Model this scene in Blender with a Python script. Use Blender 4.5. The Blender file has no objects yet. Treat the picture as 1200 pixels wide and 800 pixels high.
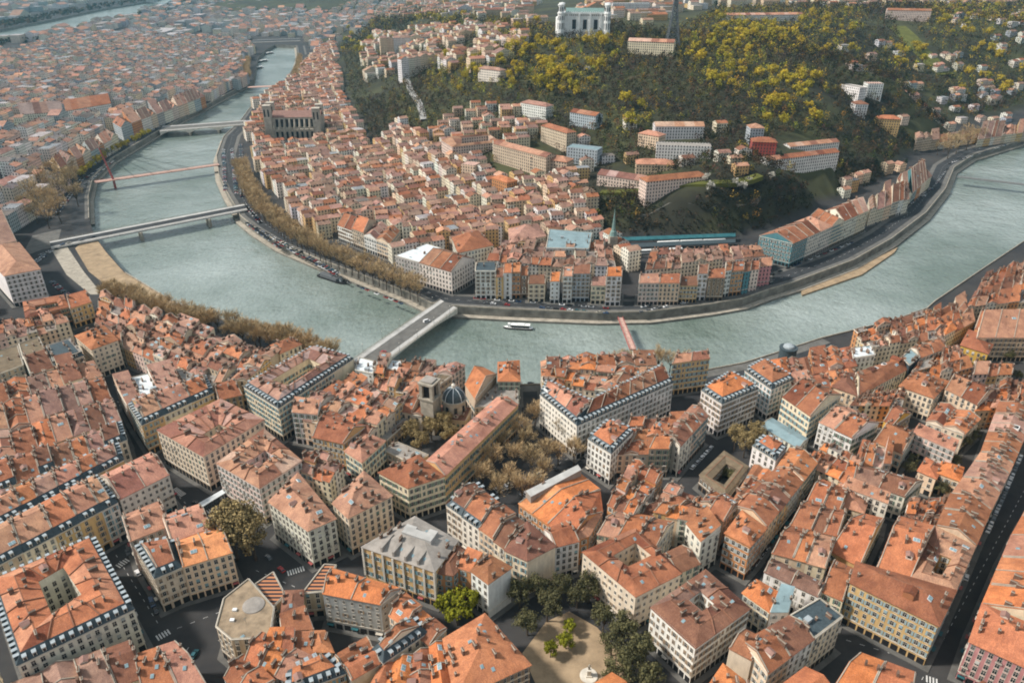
HAZE = 0.00004; EXPO = 0.7; DBG = False
import bpy, math, random, colorsys
import numpy as np
from mathutils import Vector, Matrix
from mathutils.bvhtree import BVHTree
from mathutils.geometry import delaunay_2d_cdt
random.seed(7); RNG = np.random.default_rng(7)
SC = bpy.context.scene
COL = bpy.data.collections.new('city'); SC.collection.children.link(COL)

# ------------------------------------------------------------------ camera
F = 874.0; PITCH = math.radians(27.8); CH = 250.0
SP, CP = math.sin(PITCH), math.cos(PITCH)
def ray(px, py):
    a = (px-600)/F; b = (py-400)/F
    return a, CP-b*SP, -(SP+b*CP)
def U(px, py, z=8.0):
    a, y, d = ray(px, py)
    t = (z-CH)/d
    return Vector((a*t, y*t))
def proj(x, y, z):
    dz = z-CH
    w = y*CP-dz*SP
    if w < 1: return (-9e3, -9e3)
    return 600+F*x/w, 400-F*(y*SP+dz*CP)/w

# ------------------------------------------------------------------ terrain
G0 = 8.0
FOOT = [(383,20),(392,60),(398,95),(402,122),(418,150),(440,185),(478,225),(530,255),(570,268),(640,278),(690,276),(760,279),(860,276),(905,262),(960,240),(1010,218),(1050,196),(1075,180),(1120,158),(1180,138),(1260,120),(1400,100)]
FOOTW = [U(x, y, 9) for x, y in FOOT]
HILL = FOOTW + [Vector((4200,2400)), Vector((4200,9000)), Vector((-900,9000)), Vector((-700,4200))]
def inpoly(x, y, P):
    c = False; j = len(P)-1
    for i in range(len(P)):
        xi, yi = P[i][0], P[i][1]; xj, yj = P[j][0], P[j][1]
        if (yi > y) != (yj > y) and x < (xj-xi)*(y-yi)/(yj-yi)+xi: c = not c
        j = i
    return c
CTRL = [(450,140,24),(470,165,24),(520,200,24),(590,228,24),(650,245,22),(680,255,22),
 (730,246,38),(790,240,40),(850,232,42),(905,222,42),(960,208,44),(1010,196,44),(1045,185,42),
 (640,150,56),(600,165,50),(550,165,36),(520,150,38),(700,190,44),(760,200,44),(790,175,54),(860,190,50),(940,180,48),(1030,145,44),(1090,140,19),(1150,110,28),
 (650,112,80),(560,115,68),(780,130,76),(880,135,72),(960,120,78),(1050,95,84),(1150,75,62),(1250,70,66),
 (660,75,104),(760,80,104),(860,80,104),(950,75,106),(560,70,100),
 (675,36,128),(620,26,126),(760,38,126),(820,30,126),(900,22,124),(1000,35,118),(1100,25,118),(1200,30,116),
 (500,62,74),(450,55,46),(425,90,20),(480,112,44),(500,22,86),(420,20,30)]
CW = []; CZ = []
for x, y, z in CTRL:
    p = U(x, y, z); CW.append((p.x, p.y)); CZ.append(z)
for x, y in [(-200,3600),(300,3400),(900,3200),(1600,3000),(2600,2600),(3800,3000),(2000,6000),(400,7000)]:
    CW.append((x, y)); CZ.append(118)
for p in FOOTW: CW.append((p.x, p.y)); CZ.append(9)
CW = np.array(CW); CZ = np.array(CZ, float)
D = np.sqrt(((CW[:,None]-CW[None])**2).sum(2))
WR = np.linalg.solve(D+np.eye(len(CZ))*3.0, CZ)
GX0, GY0, GS, GNX, GNY = -1400.0, 200.0, 12.0, 430, 420
gx = GX0+np.arange(GNX)*GS; gy = GY0+np.arange(GNY)*GS
XX, YY = np.meshgrid(gx, gy, indexing='ij')
ZZ = np.zeros_like(XX)
for i in range(GNX):
    d = np.sqrt((XX[i][:,None]-CW[:,0])**2+(YY[i][:,None]-CW[:,1])**2)
    ZZ[i] = d@WR
def poly_mask(P):
    m = np.zeros(XX.shape, bool); j = len(P)-1
    for i in range(len(P)):
        xi, yi = P[i][0], P[i][1]; xj, yj = P[j][0], P[j][1]
        if yi != yj:
            c = ((yi > YY) != (yj > YY)) & (XX < (xj-xi)*(YY-yi)/(yj-yi)+xi)
            m ^= c
        j = i
    return m
INH = poly_mask(HILL)
dist = np.full(XX.shape, 1e9)
for i in range(len(HILL)-1):
    a = np.array(HILL[i]); b = np.array(HILL[i+1]); ab = b-a
    t = np.clip(((XX-a[0])*ab[0]+(YY-a[1])*ab[1])/(ab@ab), 0, 1)
    dist = np.minimum(dist, np.hypot(XX-a[0]-t*ab[0], YY-a[1]-t*ab[1]))
s = np.clip(dist/14, 0, 1)
ZZ = np.where(INH, G0+(np.maximum(ZZ, G0)-G0)*s, G0)
def terr(x, y):
    u = (x-GX0)/GS; v = (y-GY0)/GS
    i = int(math.floor(u)); j = int(math.floor(v))
    if i < 0 or j < 0 or i >= GNX-1 or j >= GNY-1:
        if i < 0 or j < 0: return G0
        i = min(i, GNX-2); j = min(j, GNY-2); u = min(u, i+1); v = min(v, j+1)
    u -= i; v -= j
    return float((ZZ[i,j]*(1-u)+ZZ[i+1,j]*u)*(1-v)+(ZZ[i,j+1]*(1-u)+ZZ[i+1,j+1]*u)*v)
def UT(px, py, h=0.0):
    a, yy, d = ray(px, py)
    t = 250.0/yy; 
    while t < 6000:
        z = CH+d*t
        if z <= terr(a*t, yy*t)+h:
            lo = t-6.0
            for _ in range(6):
                m = (lo+t)/2
                if CH+d*m <= terr(a*m, yy*m)+h: t = m
                else: lo = m
            break
        t += 6.0
    return Vector((a*t, yy*t))

# ------------------------------------------------------------------ mesh builder
class MB:
    def __init__(s): s.v = []; s.f = []; s.m = []; s.c = []
    def face(s, pts, m=0, c=None):
        n = len(s.v); s.v.extend([tuple(p) for p in pts]); s.f.append(tuple(range(n, n+len(pts)))); s.m.append(m); s.c.append(c)
    def box(s, c, sx, sy, z0, z1, ang=0.0, m=0, top=None, col=None):
        ca, sa = math.cos(ang), math.sin(ang)
        P = [(c[0]+x*ca-y*sa, c[1]+x*sa+y*ca) for x, y in ((-sx/2,-sy/2),(sx/2,-sy/2),(sx/2,sy/2),(-sx/2,sy/2))]
        s.prism(P, z0, z1, m, top if top is not None else m, col=col)
    def prism(s, P, z0, z1, m=0, mt=None, bottom=True, topf=True, col=None):
        n = len(P); mt = m if mt is None else mt
        Z0 = z0 if isinstance(z0, (list, tuple)) else [z0]*n
        Z1 = z1 if isinstance(z1, (list, tuple)) else [z1]*n
        for i in range(n):
            j = (i+1) % n
            s.face([(P[i][0],P[i][1],Z0[i]),(P[j][0],P[j][1],Z0[j]),(P[j][0],P[j][1],Z1[j]),(P[i][0],P[i][1],Z1[i])], m, col)
        if topf: s.face([(P[i][0],P[i][1],Z1[i]) for i in range(n)], mt, col)
        if bottom: s.face([(P[i][0],P[i][1],Z0[i]) for i in reversed(range(n))], m, col)
    def bar(s, a, b, w, m=0, h=None, col=None):
        a = Vector(a); b = Vector(b); d = (b-a)
        if d.length < 1e-6: return
        d.normalize(); up = Vector((0,0,1)) if abs(d.z) < .95 else Vector((1,0,0))
        r = d.cross(up).normalized()*(w/2); u = r.cross(d).normalized()*((h or w)/2)
        q = [r+u, -r+u, -r-u, r-u]
        for i in range(4):
            j = (i+1) % 4
            s.face([a+q[i], a+q[j], b+q[j], b+q[i]], m, col)
        s.face([a+x for x in reversed(q)], m, col); s.face([b+x for x in q], m, col)
    def tube(s, pts, rads, n=7, m=0):
        rings = []
        for k, p in enumerate(pts):
            p = Vector(p); d = (Vector(pts[min(k+1, len(pts)-1)])-Vector(pts[max(k-1, 0)])).normalized()
            up = Vector((0,0,1)) if abs(d.z) < .9 else Vector((1,0,0))
            r = d.cross(up).normalized(); u = r.cross(d)
            rings.append([p+(r*math.cos(2*math.pi*i/n)+u*math.sin(2*math.pi*i/n))*rads[k] for i in range(n)])
        for k in range(len(rings)-1):
            for i in range(n):
                j = (i+1) % n
                s.face([rings[k][i], rings[k][j], rings[k+1][j], rings[k+1][i]], m)
        s.face(rings[-1], m); s.face(list(reversed(rings[0])), m)
    def lathe(s, c, prof, n=16, m=0):
        for k in range(len(prof)-1):
            r0, z0 = prof[k]; r1, z1 = prof[k+1]
            for i in range(n):
                a = 2*math.pi*i/n; b = 2*math.pi*(i+1)/n
                q = [(c[0]+r0*math.cos(a), c[1]+r0*math.sin(a), z0), (c[0]+r0*math.cos(b), c[1]+r0*math.sin(b), z0),
                     (c[0]+r1*math.cos(b), c[1]+r1*math.sin(b), z1), (c[0]+r1*math.cos(a), c[1]+r1*math.sin(a), z1)]
                if r0 < 1e-4: q = q[1:]
                elif r1 < 1e-4: q = q[:3]
                s.face(q, m)
    def mesh(s, name, mats, org=(0,0,0), uv=True, smooth=False):
        me = bpy.data.meshes.new(name)
        o = Vector(org)
        V = np.array(s.v, dtype=np.float64).reshape(-1, 3)-np.array(org, float)
        me.from_pydata(V.tolist(), [], s.f)
        for m in mats: me.materials.append(MAT[m])
        me.polygons.foreach_set('material_index', s.m)
        if smooth: me.polygons.foreach_set('use_smooth', [True]*len(s.f))
        if uv:
            L = me.uv_layers.new(name='UVMap'); co = np.zeros((len(V), 2)); W = np.array(s.v, float)
            for f in s.f:
                a, b, c = W[f[0]], W[f[1]], W[f[2]]
                n = np.cross(b-a, c-a); l = math.sqrt(float(n@n)) or 1; n = n/l
                if abs(n[2]) > .995:
                    for i in f: co[i] = W[i][:2]
                else:
                    t = np.array((-n[1], n[0], 0)); t /= math.hypot(t[0], t[1])
                    w = np.cross(n, t)
                    for i in f: co[i] = (W[i]@t, W[i]@w)
            L.data.foreach_set('uv', co.ravel())      # verts are unshared and in loop order
        if any(c is not None for c in s.c):
            A = me.color_attributes.new('col', 'FLOAT_COLOR', 'CORNER')
            arr = []
            for f, c in zip(s.f, s.c):
                c = c or (.5,.5,.5)
                arr.extend((c[0], c[1], c[2], 1.0)*len(f))
            A.data.foreach_set('color', arr)
        me.update()
        return me
def link(name, data, parent=None, loc=None, rz=None, color=None, scale=None):
    o = bpy.data.objects.new(name, data); COL.objects.link(o)
    if parent is not None: o.parent = parent
    if loc is not None: o.location = loc
    if rz is not None: o.rotation_euler = (0, 0, rz)
    if scale is not None: o.scale = scale if hasattr(scale, '__len__') else (scale,)*3
    if color is not None: o.color = (color[0], color[1], color[2], 1)
    return o
def thing(name, label, cat, loc=(0,0,0), rz=0, group=None):
    o = link(name, None, loc=loc, rz=rz); o['label'] = label; o['category'] = cat
    if group: o['group'] = group
    o.empty_display_size = .5
    return o
def tag(o, label, cat, group=None):
    o['label'] = label; o['category'] = cat
    if group: o['group'] = group
    return o
def struct(name, mb, mats, kind='structure', **k):
    o = link(name, mb.mesh(name, mats, **k)); o['kind'] = kind; return o

# ------------------------------------------------------------------ materials
MAT = {}
def nt(name):
    m = bpy.data.materials.new(name); m.use_nodes = True; MAT[name] = m
    t = m.node_tree; b = t.nodes['Principled BSDF']; b.inputs['Specular IOR Level'].default_value = .25
    return t, b
def N(t, typ, **k):
    n = t.nodes.new(typ)
    for a, v in k.items():
        if a.startswith('i_'): n.inputs[a[2:].replace('_', ' ')].default_value = v
        else: setattr(n, a, v)
    return n
def mixc(t, fac, a, b, mode='MIX'):
    n = t.nodes.new('ShaderNodeMix'); n.data_type = 'RGBA'; n.blend_type = mode
    for s, v in ((0, fac), (6, a), (7, b)):
        if isinstance(v, (int, float)): n.inputs[s].default_value = v
        elif isinstance(v, tuple): n.inputs[s].default_value = v if len(v) == 4 else v+(1,)
        else: t.links.new(v, n.inputs[s])
    return n.outputs[2]
def ramp(t, x, a, b, c0=(0,0,0,1), c1=(1,1,1,1)):
    r = t.nodes.new('ShaderNodeValToRGB'); r.color_ramp.elements[0].position = a; r.color_ramp.elements[1].position = b
    r.color_ramp.elements[0].color = c0; r.color_ramp.elements[1].color = c1
    t.links.new(x, r.inputs[0]); return r.outputs[0]
def noise(t, co, scale, detail=3, rough=.6, stretch=None):
    n = N(t, 'ShaderNodeTexNoise'); n.inputs['Scale'].default_value = scale; n.inputs['Detail'].default_value = detail; n.inputs['Roughness'].default_value = rough
    if stretch:
        m = N(t, 'ShaderNodeMapping'); m.inputs['Scale'].default_value = stretch; t.links.new(co, m.inputs[0]); co = m.outputs[0]
    t.links.new(co, n.inputs['Vector']); return n.outputs['Fac']
def coords(t):
    g = N(t, 'ShaderNodeNewGeometry'); u = N(t, 'ShaderNodeUVMap'); return g.outputs['Position'], u.outputs[0]
def bump(t, b, h, dist=.1, st=.5):
    n = N(t, 'ShaderNodeBump'); n.inputs['Strength'].default_value = st; n.inputs['Distance'].default_value = dist
    t.links.new(h, n.inputs['Height']); t.links.new(n.outputs[0], b.inputs['Normal'])
def tint_source(t, src):
    if src == 'obj': return N(t, 'ShaderNodeObjectInfo').outputs['Color']
    if src == 'attr':
        a = N(t, 'ShaderNodeAttribute'); a.attribute_name = 'col'; return a.outputs['Color']
    r = N(t, 'ShaderNodeRGB'); r.outputs[0].default_value = src+(1,); return r.outputs[0]
def tile_mat(name, src, mul=None):
    t, b = nt(name); P, UV = coords(t); c = tint_source(t, src)
    if mul: c = mixc(t, 1.0, c, mul, 'MULTIPLY')
    n1 = noise(t, P, .22, 5, .7); n2 = noise(t, UV, 1.0, 4, .7, (1.6, .35, 1)); n3 = noise(t, P, 1.6, 2, .6)
    c = mixc(t, ramp(t, n1, .30, .70), mixc(t, 1.0, c, (.66,.60,.62), 'MULTIPLY'), mixc(t, 1.0, c, (1.12,1.08,1.02), 'MULTIPLY'))
    c = mixc(t, ramp(t, n2, .35, .75), c, mixc(t, 1.0, c, (.66,.66,.70), 'MULTIPLY'))
    c = mixc(t, ramp(t, n3, .62, .78), c, mixc(t, .45, c, (.42,.30,.22)))
    n4 = noise(t, P, 3.0, 3, .75); n5 = noise(t, P, .09, 2, .6)
    c = mixc(t, ramp(t, n4, .3, .7), mixc(t, 1.0, c, (.66,.62,.61), 'MULTIPLY'), mixc(t, 1.0, c, (1.36,1.32,1.34), 'MULTIPLY'))
    c = mixc(t, ramp(t, n5, .45, .7), c, mixc(t, 1.0, c, (.74,.70,.68), 'MULTIPLY'))
    t.links.new(c, b.inputs['Base Color']); b.inputs['Roughness'].default_value = .85
    w = N(t, 'ShaderNodeTexWave'); w.wave_type = 'BANDS'; w.bands_direction = 'X'; w.inputs['Scale'].default_value = 1.1; w.inputs['Distortion'].default_value = .4
    t.links.new(UV, w.inputs[0]); bump(t, b, w.outputs['Fac'], .12, .5)
def wall_mat(name, src, windows=False, thr=.30):
    t, b = nt(name); P, UV = coords(t); c = tint_source(t, src)
    n1 = noise(t, UV, .5, 5, .7, (1, .25, 1)); n2 = noise(t, P, .12, 3, .6)
    c = mixc(t, ramp(t, n1, .3, .75), mixc(t, 1.0, c, (1.05,1.04,1.02), 'MULTIPLY'), mixc(t, 1.0, c, (.72,.70,.68), 'MULTIPLY'))
    c = mixc(t, ramp(t, n2, .4, .7), c, mixc(t, 1.0, c, (.86,.85,.86), 'MULTIPLY'))
    if windows:
        s = N(t, 'ShaderNodeSeparateXYZ'); t.links.new(UV, s.inputs[0])
        def band(x, per, lo, hi):
            a = N(t, 'ShaderNodeMath', operation='DIVIDE'); t.links.new(x, a.inputs[0]); a.inputs[1].default_value = per
            f = N(t, 'ShaderNodeMath', operation='FRACT'); t.links.new(a.outputs[0], f.inputs[0])
            g = N(t, 'ShaderNodeMath', operation='GREATER_THAN'); t.links.new(f.outputs[0], g.inputs[0]); g.inputs[1].default_value = lo
            l = N(t, 'ShaderNodeMath', operation='LESS_THAN'); t.links.new(f.outputs[0], l.inputs[0]); l.inputs[1].default_value = hi
            m = N(t, 'ShaderNodeMath', operation='MULTIPLY'); t.links.new(g.outputs[0], m.inputs[0]); t.links.new(l.outputs[0], m.inputs[1]); return m.outputs[0]
        m = N(t, 'ShaderNodeMath', operation='MULTIPLY'); t.links.new(band(s.outputs[0], 3.1, .30, .70), m.inputs[0]); t.links.new(band(s.outputs[1], 3.3, .25, .85), m.inputs[1])
        c = mixc(t, m.outputs[0], c, (.045,.05,.055))
    t.links.new(c, b.inputs['Base Color']); b.inputs['Roughness'].default_value = .9
def plain(name, col, rough=.7, var=.25, scale=.5, metal=0.0, spec=.25):
    t, b = nt(name); P, UV = coords(t); n = noise(t, P, scale, 4, .65)
    dk = tuple(x*(1-var) for x in col); lt = tuple(min(1, x*(1+var*.6)) for x in col)
    t.links.new(mixc(t, ramp(t, n, .3, .7), dk, lt), b.inputs['Base Color']); b.inputs['Roughness'].default_value = rough
    b.inputs['Metallic'].default_value = metal; b.inputs['Specular IOR Level'].default_value = spec
def objcol(name, rough=.5, spec=.4):
    t, b = nt(name); c = tint_source(t, 'obj'); t.links.new(c, b.inputs['Base Color']); b.inputs['Roughness'].default_value = rough; b.inputs['Specular IOR Level'].default_value = spec
tile_mat('tile', 'obj'); tile_mat('tile_b', 'obj', (.58,.50,.52)); tile_mat('tile_c', 'obj', (1.1,1.35,1.6)); tile_mat('tile_far', 'attr')
wall_mat('wall', 'obj'); wall_mat('wall_windowed', 'obj', True); wall_mat('wall_far', 'attr', True)
plain('slate', (.055,.075,.085), .55, .35, .8); plain('zinc', (.33,.37,.39), .5, .25, .4); plain('lightzinc', (.62,.65,.66), .5, .2, .3)
plain('stone', (.36,.32,.26), .9, .35, .3); plain('palestone', (.62,.57,.49), .85, .25, .35); plain('oldstone', (.46,.41,.34), .9, .35, .2); plain('quaystone', (.20,.19,.165), .9, .5, .12)
plain('glass', (.018,.024,.03), .15, .3, .3, spec=.6); plain('curtain', (.16,.17,.165), .3, .3, .7, spec=.5); plain('skyglass', (.20,.30,.33), .15, .3, .6, spec=.6); plain('dark', (.02,.02,.022), .6, .3)
plain('brick', (.17,.105,.075), .9, .4, 1.2); plain('pot', (.27,.13,.08), .85, .3, 2); plain('asphalt', (.040,.042,.045), .9, .35, .15)
plain('pavement', (.13,.125,.115), .9, .3, .2); plain('paint', (.6,.6,.58), .7, .2, 1.5); plain('sand', (.33,.24,.15), .95, .35, .15)
plain('bark', (.085,.065,.05), .9, .4, .8); plain('white', (.75,.75,.73), .6, .12, .3); plain('rail', (.10,.12,.12), .5, .2); plain('red', (.38,.10,.09), .6, .25, .5)
plain('teal', (.035,.13,.15), .5, .35, .2); plain('tealroof', (.21,.29,.31), .5, .25, .15); plain('verdigris', (.17,.26,.24), .6, .3, .4); plain('gravelroof', (.30,.225,.15), .9, .45, .22)
plain('greyroof', (.30,.27,.24), .8, .35, .2); plain('oliveroof', (.17,.13,.085), .9, .35, .3); plain('concrete', (.42,.41,.39), .85, .25, .15); plain('tyre', (.02,.02,.02), .8, .2)
plain('steel', (.16,.17,.18), .45, .2, .4, .3); plain('rust', (.28,.16,.13), .8, .3, .4); plain('pinkroof', (.5,.32,.26), .8, .3, .3)
objcol('shutter', .7, .2); objcol('carpaint', .25, .6); 
def leaf(name, cols, var=.35):
    t, b = nt(name); P, UV = coords(t); oi = N(t, 'ShaderNodeObjectInfo')
    n = noise(t, P, .55, 3, .7)
    c = mixc(t, ramp(t, n, .35, .65), cols[0], cols[1]); 
    c = mixc(t, ramp(t, oi.outputs['Random'], 0, 1), c, mixc(t, 1.0, c, cols[2], 'MULTIPLY'))
    t.links.new(c, b.inputs['Base Color']); b.inputs['Roughness'].default_value = .9; b.inputs['Specular IOR Level'].default_value = .1
leaf('leaf_bare', ((.34,.225,.115), (.57,.41,.23), (.8,.85,.85)))
leaf('leaf_brown', ((.19,.14,.065), (.38,.285,.13), (.8,.8,.8)))
leaf('leaf_green', ((.06,.06,.028), (.16,.145,.065), (.75,.75,.8)))
leaf('leaf_dark', ((.018,.030,.018), (.04,.055,.03), (.9,.8,.9)))
leaf('leaf_yellow', ((.34,.235,.02), (.66,.48,.05), (.65,.78,.9)))
leaf('leaf_lime', ((.12,.13,.012), (.24,.23,.02), (.9,.9,.8)))
leaf('leaf_white', ((.38,.36,.30), (.55,.52,.46), (.9,.9,.9)))
t, b = nt('leaf_wood'); P, UV = coords(t)
c = mixc(t, ramp(t, noise(t, P, .25, 3, .7), .35, .65), (.018,.019,.014), (.085,.062,.042)); at = tint_source(t, 'attr')
c = mixc(t, 1.0, c, at, 'MULTIPLY'); t.links.new(c, b.inputs['Base Color']); b.inputs['Roughness'].default_value = .95; b.inputs['Specular IOR Level'].default_value = .05
t, b = nt('paint_far'); t.links.new(tint_source(t, 'attr'), b.inputs['Base Color']); b.inputs['Roughness'].default_value = .35
# water
t, b = nt('water'); P, UV = coords(t)
c = mixc(t, ramp(t, noise(t, P, .006, 4, .6), .35, .7), (.11,.145,.12), (.30,.34,.32))
n3 = noise(t, P, .45, 4, .75, (1,.5,1)); c = mixc(t, ramp(t, n3, .35, .7), mixc(t, 1.0, c, (.82,.84,.84), 'MULTIPLY'), mixc(t, 1.0, c, (1.18,1.18,1.18), 'MULTIPLY'))
t.links.new(c, b.inputs['Base Color']); b.inputs['Roughness'].default_value = .12; b.inputs['Specular IOR Level'].default_value = .6
n1 = noise(t, P, .22, 4, .65, (1,.6,1)); n2 = noise(t, P, .035, 3, .6)
ad = N(t, 'ShaderNodeMath', operation='MULTIPLY_ADD'); t.links.new(n2, ad.inputs[0]); ad.inputs[1].default_value = 2.5; t.links.new(n1, ad.inputs[2])
bump(t, b, ad.outputs[0], 1.1, 1.0)
# ground
t, b = nt('ground'); P, UV = coords(t)
s = N(t, 'ShaderNodeSeparateXYZ'); t.links.new(P, s.inputs[0])
mr = N(t, 'ShaderNodeMapRange'); mr.inputs[1].default_value = 9.0; mr.inputs[2].default_value = 16; t.links.new(s.outputs[2], mr.inputs[0])
city = mixc(t, ramp(t, noise(t, P, .03, 4, .7), .35, .65), (.028,.029,.032), (.055,.052,.05))
wild = mixc(t, ramp(t, noise(t, P, .012, 5, .65), .4, .62), (.028,.027,.018), (.06,.062,.026))
t.links.new(mixc(t, mr.outputs[0], city, wild), b.inputs['Base Color']); b.inputs['Roughness'].default_value = .95
t, b = nt('striped'); P, UV = coords(t)
w = N(t, 'ShaderNodeTexWave'); w.bands_direction = 'Y'; w.inputs['Scale'].default_value = .16; t.links.new(UV, w.inputs[0])
t.links.new(mixc(t, ramp(t, w.outputs['Fac'], .45, .55), (.45,.19,.09), (.03,.025,.03)), b.inputs['Base Color'])

# ------------------------------------------------------------------ rivers and ground
NEARB = [(322,56),(312,62),(303,72),(300,88),(298,98),(288,104),(217,143),(187,160),(133,193),(111,216),(106,238),(107,265),(112,283),(128,305),(150,330),(208,366),(270,388),(330,405),(385,422),(425,438),(480,455),(560,462),(610,464),(660,462),(740,460),(800,452),(832,445),(868,438),(900,428),(960,408),(1040,388),(1082,373),(1092,364),(1150,324),(1200,290),(1300,232),(1500,190)]
FARB = [(1500,110),(1300,147),(1200,170),(1140,188),(1116,204),(1106,229),(1083,258),(1043,289),(998,315),(930,341),(900,350),(870,361),(830,368),(760,377),(700,378),(600,374),(530,370),(505,366),(480,354),(410,327),(380,316),(330,295),(300,276),(283,262),(278,252),(267,233),(258,213),(255,190),(263,167),(284,146),(293,133),(318,112),(334,100),(345,84),(349,70),(347,57)]
NEARW = [U(x, y, 0) for x, y in NEARB]; FARW = [U(x, y, 0) for x, y in FARB]
SAONE = NEARW+FARW
RHONE = [U(x, y, 0) for x, y in [(-700,75),(-300,72),(0,53),(70,42),(130,29),(175,16),(215,2),(240,-8),(215,-10),(185,2),(120,13),(60,26),(0,38),(-300,58),(-700,62)]]
mbw = MB(); mbw.face([(-9000,-500,0),(9000,-500,0),(9000,12000,0),(-9000,12000,0)])
# water only under the rivers, a metre beyond the banks
mbw = MB()
def tri_poly(P, z, mb, m=0):
    r = delaunay_2d_cdt([Vector((p[0], p[1])) for p in P], [], [list(range(len(P)))], 1, 1e-4)
    for f in r[2]: mb.face([(r[0][i][0], r[0][i][1], z) for i in (f if True else f)], m)
def up(mb):
    W = mb.v
    for k, f in enumerate(mb.f):
        a, b, c = (Vector(W[i]) for i in f[:3])
        if (b-a).cross(c-a).z < 0:
            vs = [W[i] for i in f][::-1]
            for i, v in zip(f, vs): W[i] = v
tri_poly(SAONE, 0, mbw); tri_poly(RHONE, 0, mbw); up(mbw)
struct('water', mbw, ['water'])
mbk = MB()
for R in (SAONE, RHONE):
    for i in range(len(R)):
        a, b = R[i], R[(i+1) % len(R)]; mbk.face([(a.x,a.y,-1.2),(b.x,b.y,-1.2),(b.x,b.y,7.99),(a.x,a.y,7.99)])
struct('river_bank', mbk, ['quaystone'])
pts = []; edges = []
for R in (SAONE, RHONE):
    n0 = len(pts); pts += [Vector((p[0], p[1])) for p in R]
    edges += [(n0+i, n0+(i+1) % len(R)) for i in range(len(R))]
n0 = len(pts)
for x, y in [(-30000,-3000),(30000,-3000),(30000,45000),(-30000,45000),(-9000,12000),(9000,12000),(0,12000),(-3000,5000)]: pts.append(Vector((x, y)))
step_mask = INH | (dist < 26)
for i in range(0, GNX):
    for j in range(0, GNY):
        if not step_mask[i, j]: continue
        far = gy[j] > 1500 or gx[i] > 1500
        if far and (i % 5 or j % 5): continue
        x, y = float(gx[i]), float(gy[j])
        pr = proj(x, y, ZZ[i, j])
        if pr[0] < -200 or pr[0] > 1400:
            if i % 4 or j % 4: continue
        pts.append(Vector((x+.01*((i*7+j*13) % 17), y+.01*((i*5+j*3) % 13))))
r = delaunay_2d_cdt(pts, edges, [], 0, 1e-3)
V = [(p[0], p[1], terr(p[0], p[1])) for p in r[0]]
FC = []
for f in r[2]:
    cx = sum(V[i][0] for i in f)/3; cy = sum(V[i][1] for i in f)/3
    if inpoly(cx, cy, SAONE) or inpoly(cx, cy, RHONE): continue
    FC.append(tuple(f))
me = bpy.data.meshes.new('ground'); me.from_pydata(V, [], FC); me.materials.append(MAT['ground']); me.update()
if me.polygons[0].normal.z < 0: me.flip_normals()
me.polygons.foreach_set('use_smooth', [True]*len(me.polygons))
g = link('ground', me); g['kind'] = 'structure'

def offset(P, d):
    out = []
    for i, p in enumerate(P):
        a = P[max(i-1, 0)]; b = P[min(i+1, len(P)-1)]
        t = Vector((b[0]-a[0], b[1]-a[1])).normalized(); out.append(Vector((p[0]+t.y*d, p[1]-t.x*d)))
    return out
def smooth_line(P, step=8.0):
    out = [Vector(P[0])]
    for i in range(len(P)-1):
        p0 = Vector(P[max(i-1, 0)]); p1 = Vector(P[i]); p2 = Vector(P[i+1]); p3 = Vector(P[min(i+2, len(P)-1)])
        n = max(1, int((p2-p1).length/step))
        for k in range(1, n+1):
            out.append(p1.lerp(p2, k/n))
    return out
def strip(mb, A, B, zA, zB, m=0):
    for i in range(len(A)-1):
        mb.face([(A[i][0],A[i][1],zA),(A[i+1][0],A[i+1][1],zA),(B[i+1][0],B[i+1][1],zB),(B[i][0],B[i][1],zB)], m)
# quay walls (one for each bank), with a lower towpath and a parapet
def quay(name, P, label, ledge=3.5, lz=1.6, z=8.0, side=1):
    P = smooth_line(offset(P, -.05), 20)
    mb = MB(); o1 = offset(P, -ledge*side); o2 = offset(P, .6*side); o3 = offset(P, .003*side)
    strip(mb, P, P, -1.5, z-.003); strip(mb, o1, o1, -1.5, lz); strip(mb, o1, P, lz, lz, 1)
    a = offset(P, 0.02*side); 
    strip(mb, a, a, z-.5, z+1.0, 2); strip(mb, a, o2, z+1.0, z+1.0, 2); strip(mb, o2, o2, z-.2, z+1.0, 2)
    o = thing(name, label, 'quay wall', (P[0].x, P[0].y, 0))
    me = mb.mesh('retaining_wall', ['quaystone','stone','stone'], org=(P[0].x, P[0].y, 0))
    link('retaining_wall', me, o)
quay('quay_wall', [p for p in NEARW[5:12]], 'stone quay wall with towpath on the city bank upstream of the beach', side=1)
quay('quay_wall', [p for p in NEARW[14:-1]], 'stone quay wall below the near bank rooftops, partly screened by trees', side=1)
quay('quay_wall', [p for p in FARW[1:]], 'long curving stained stone quay wall on the inside bank of the river bend', ledge=5, lz=1.8, side=1)
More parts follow.
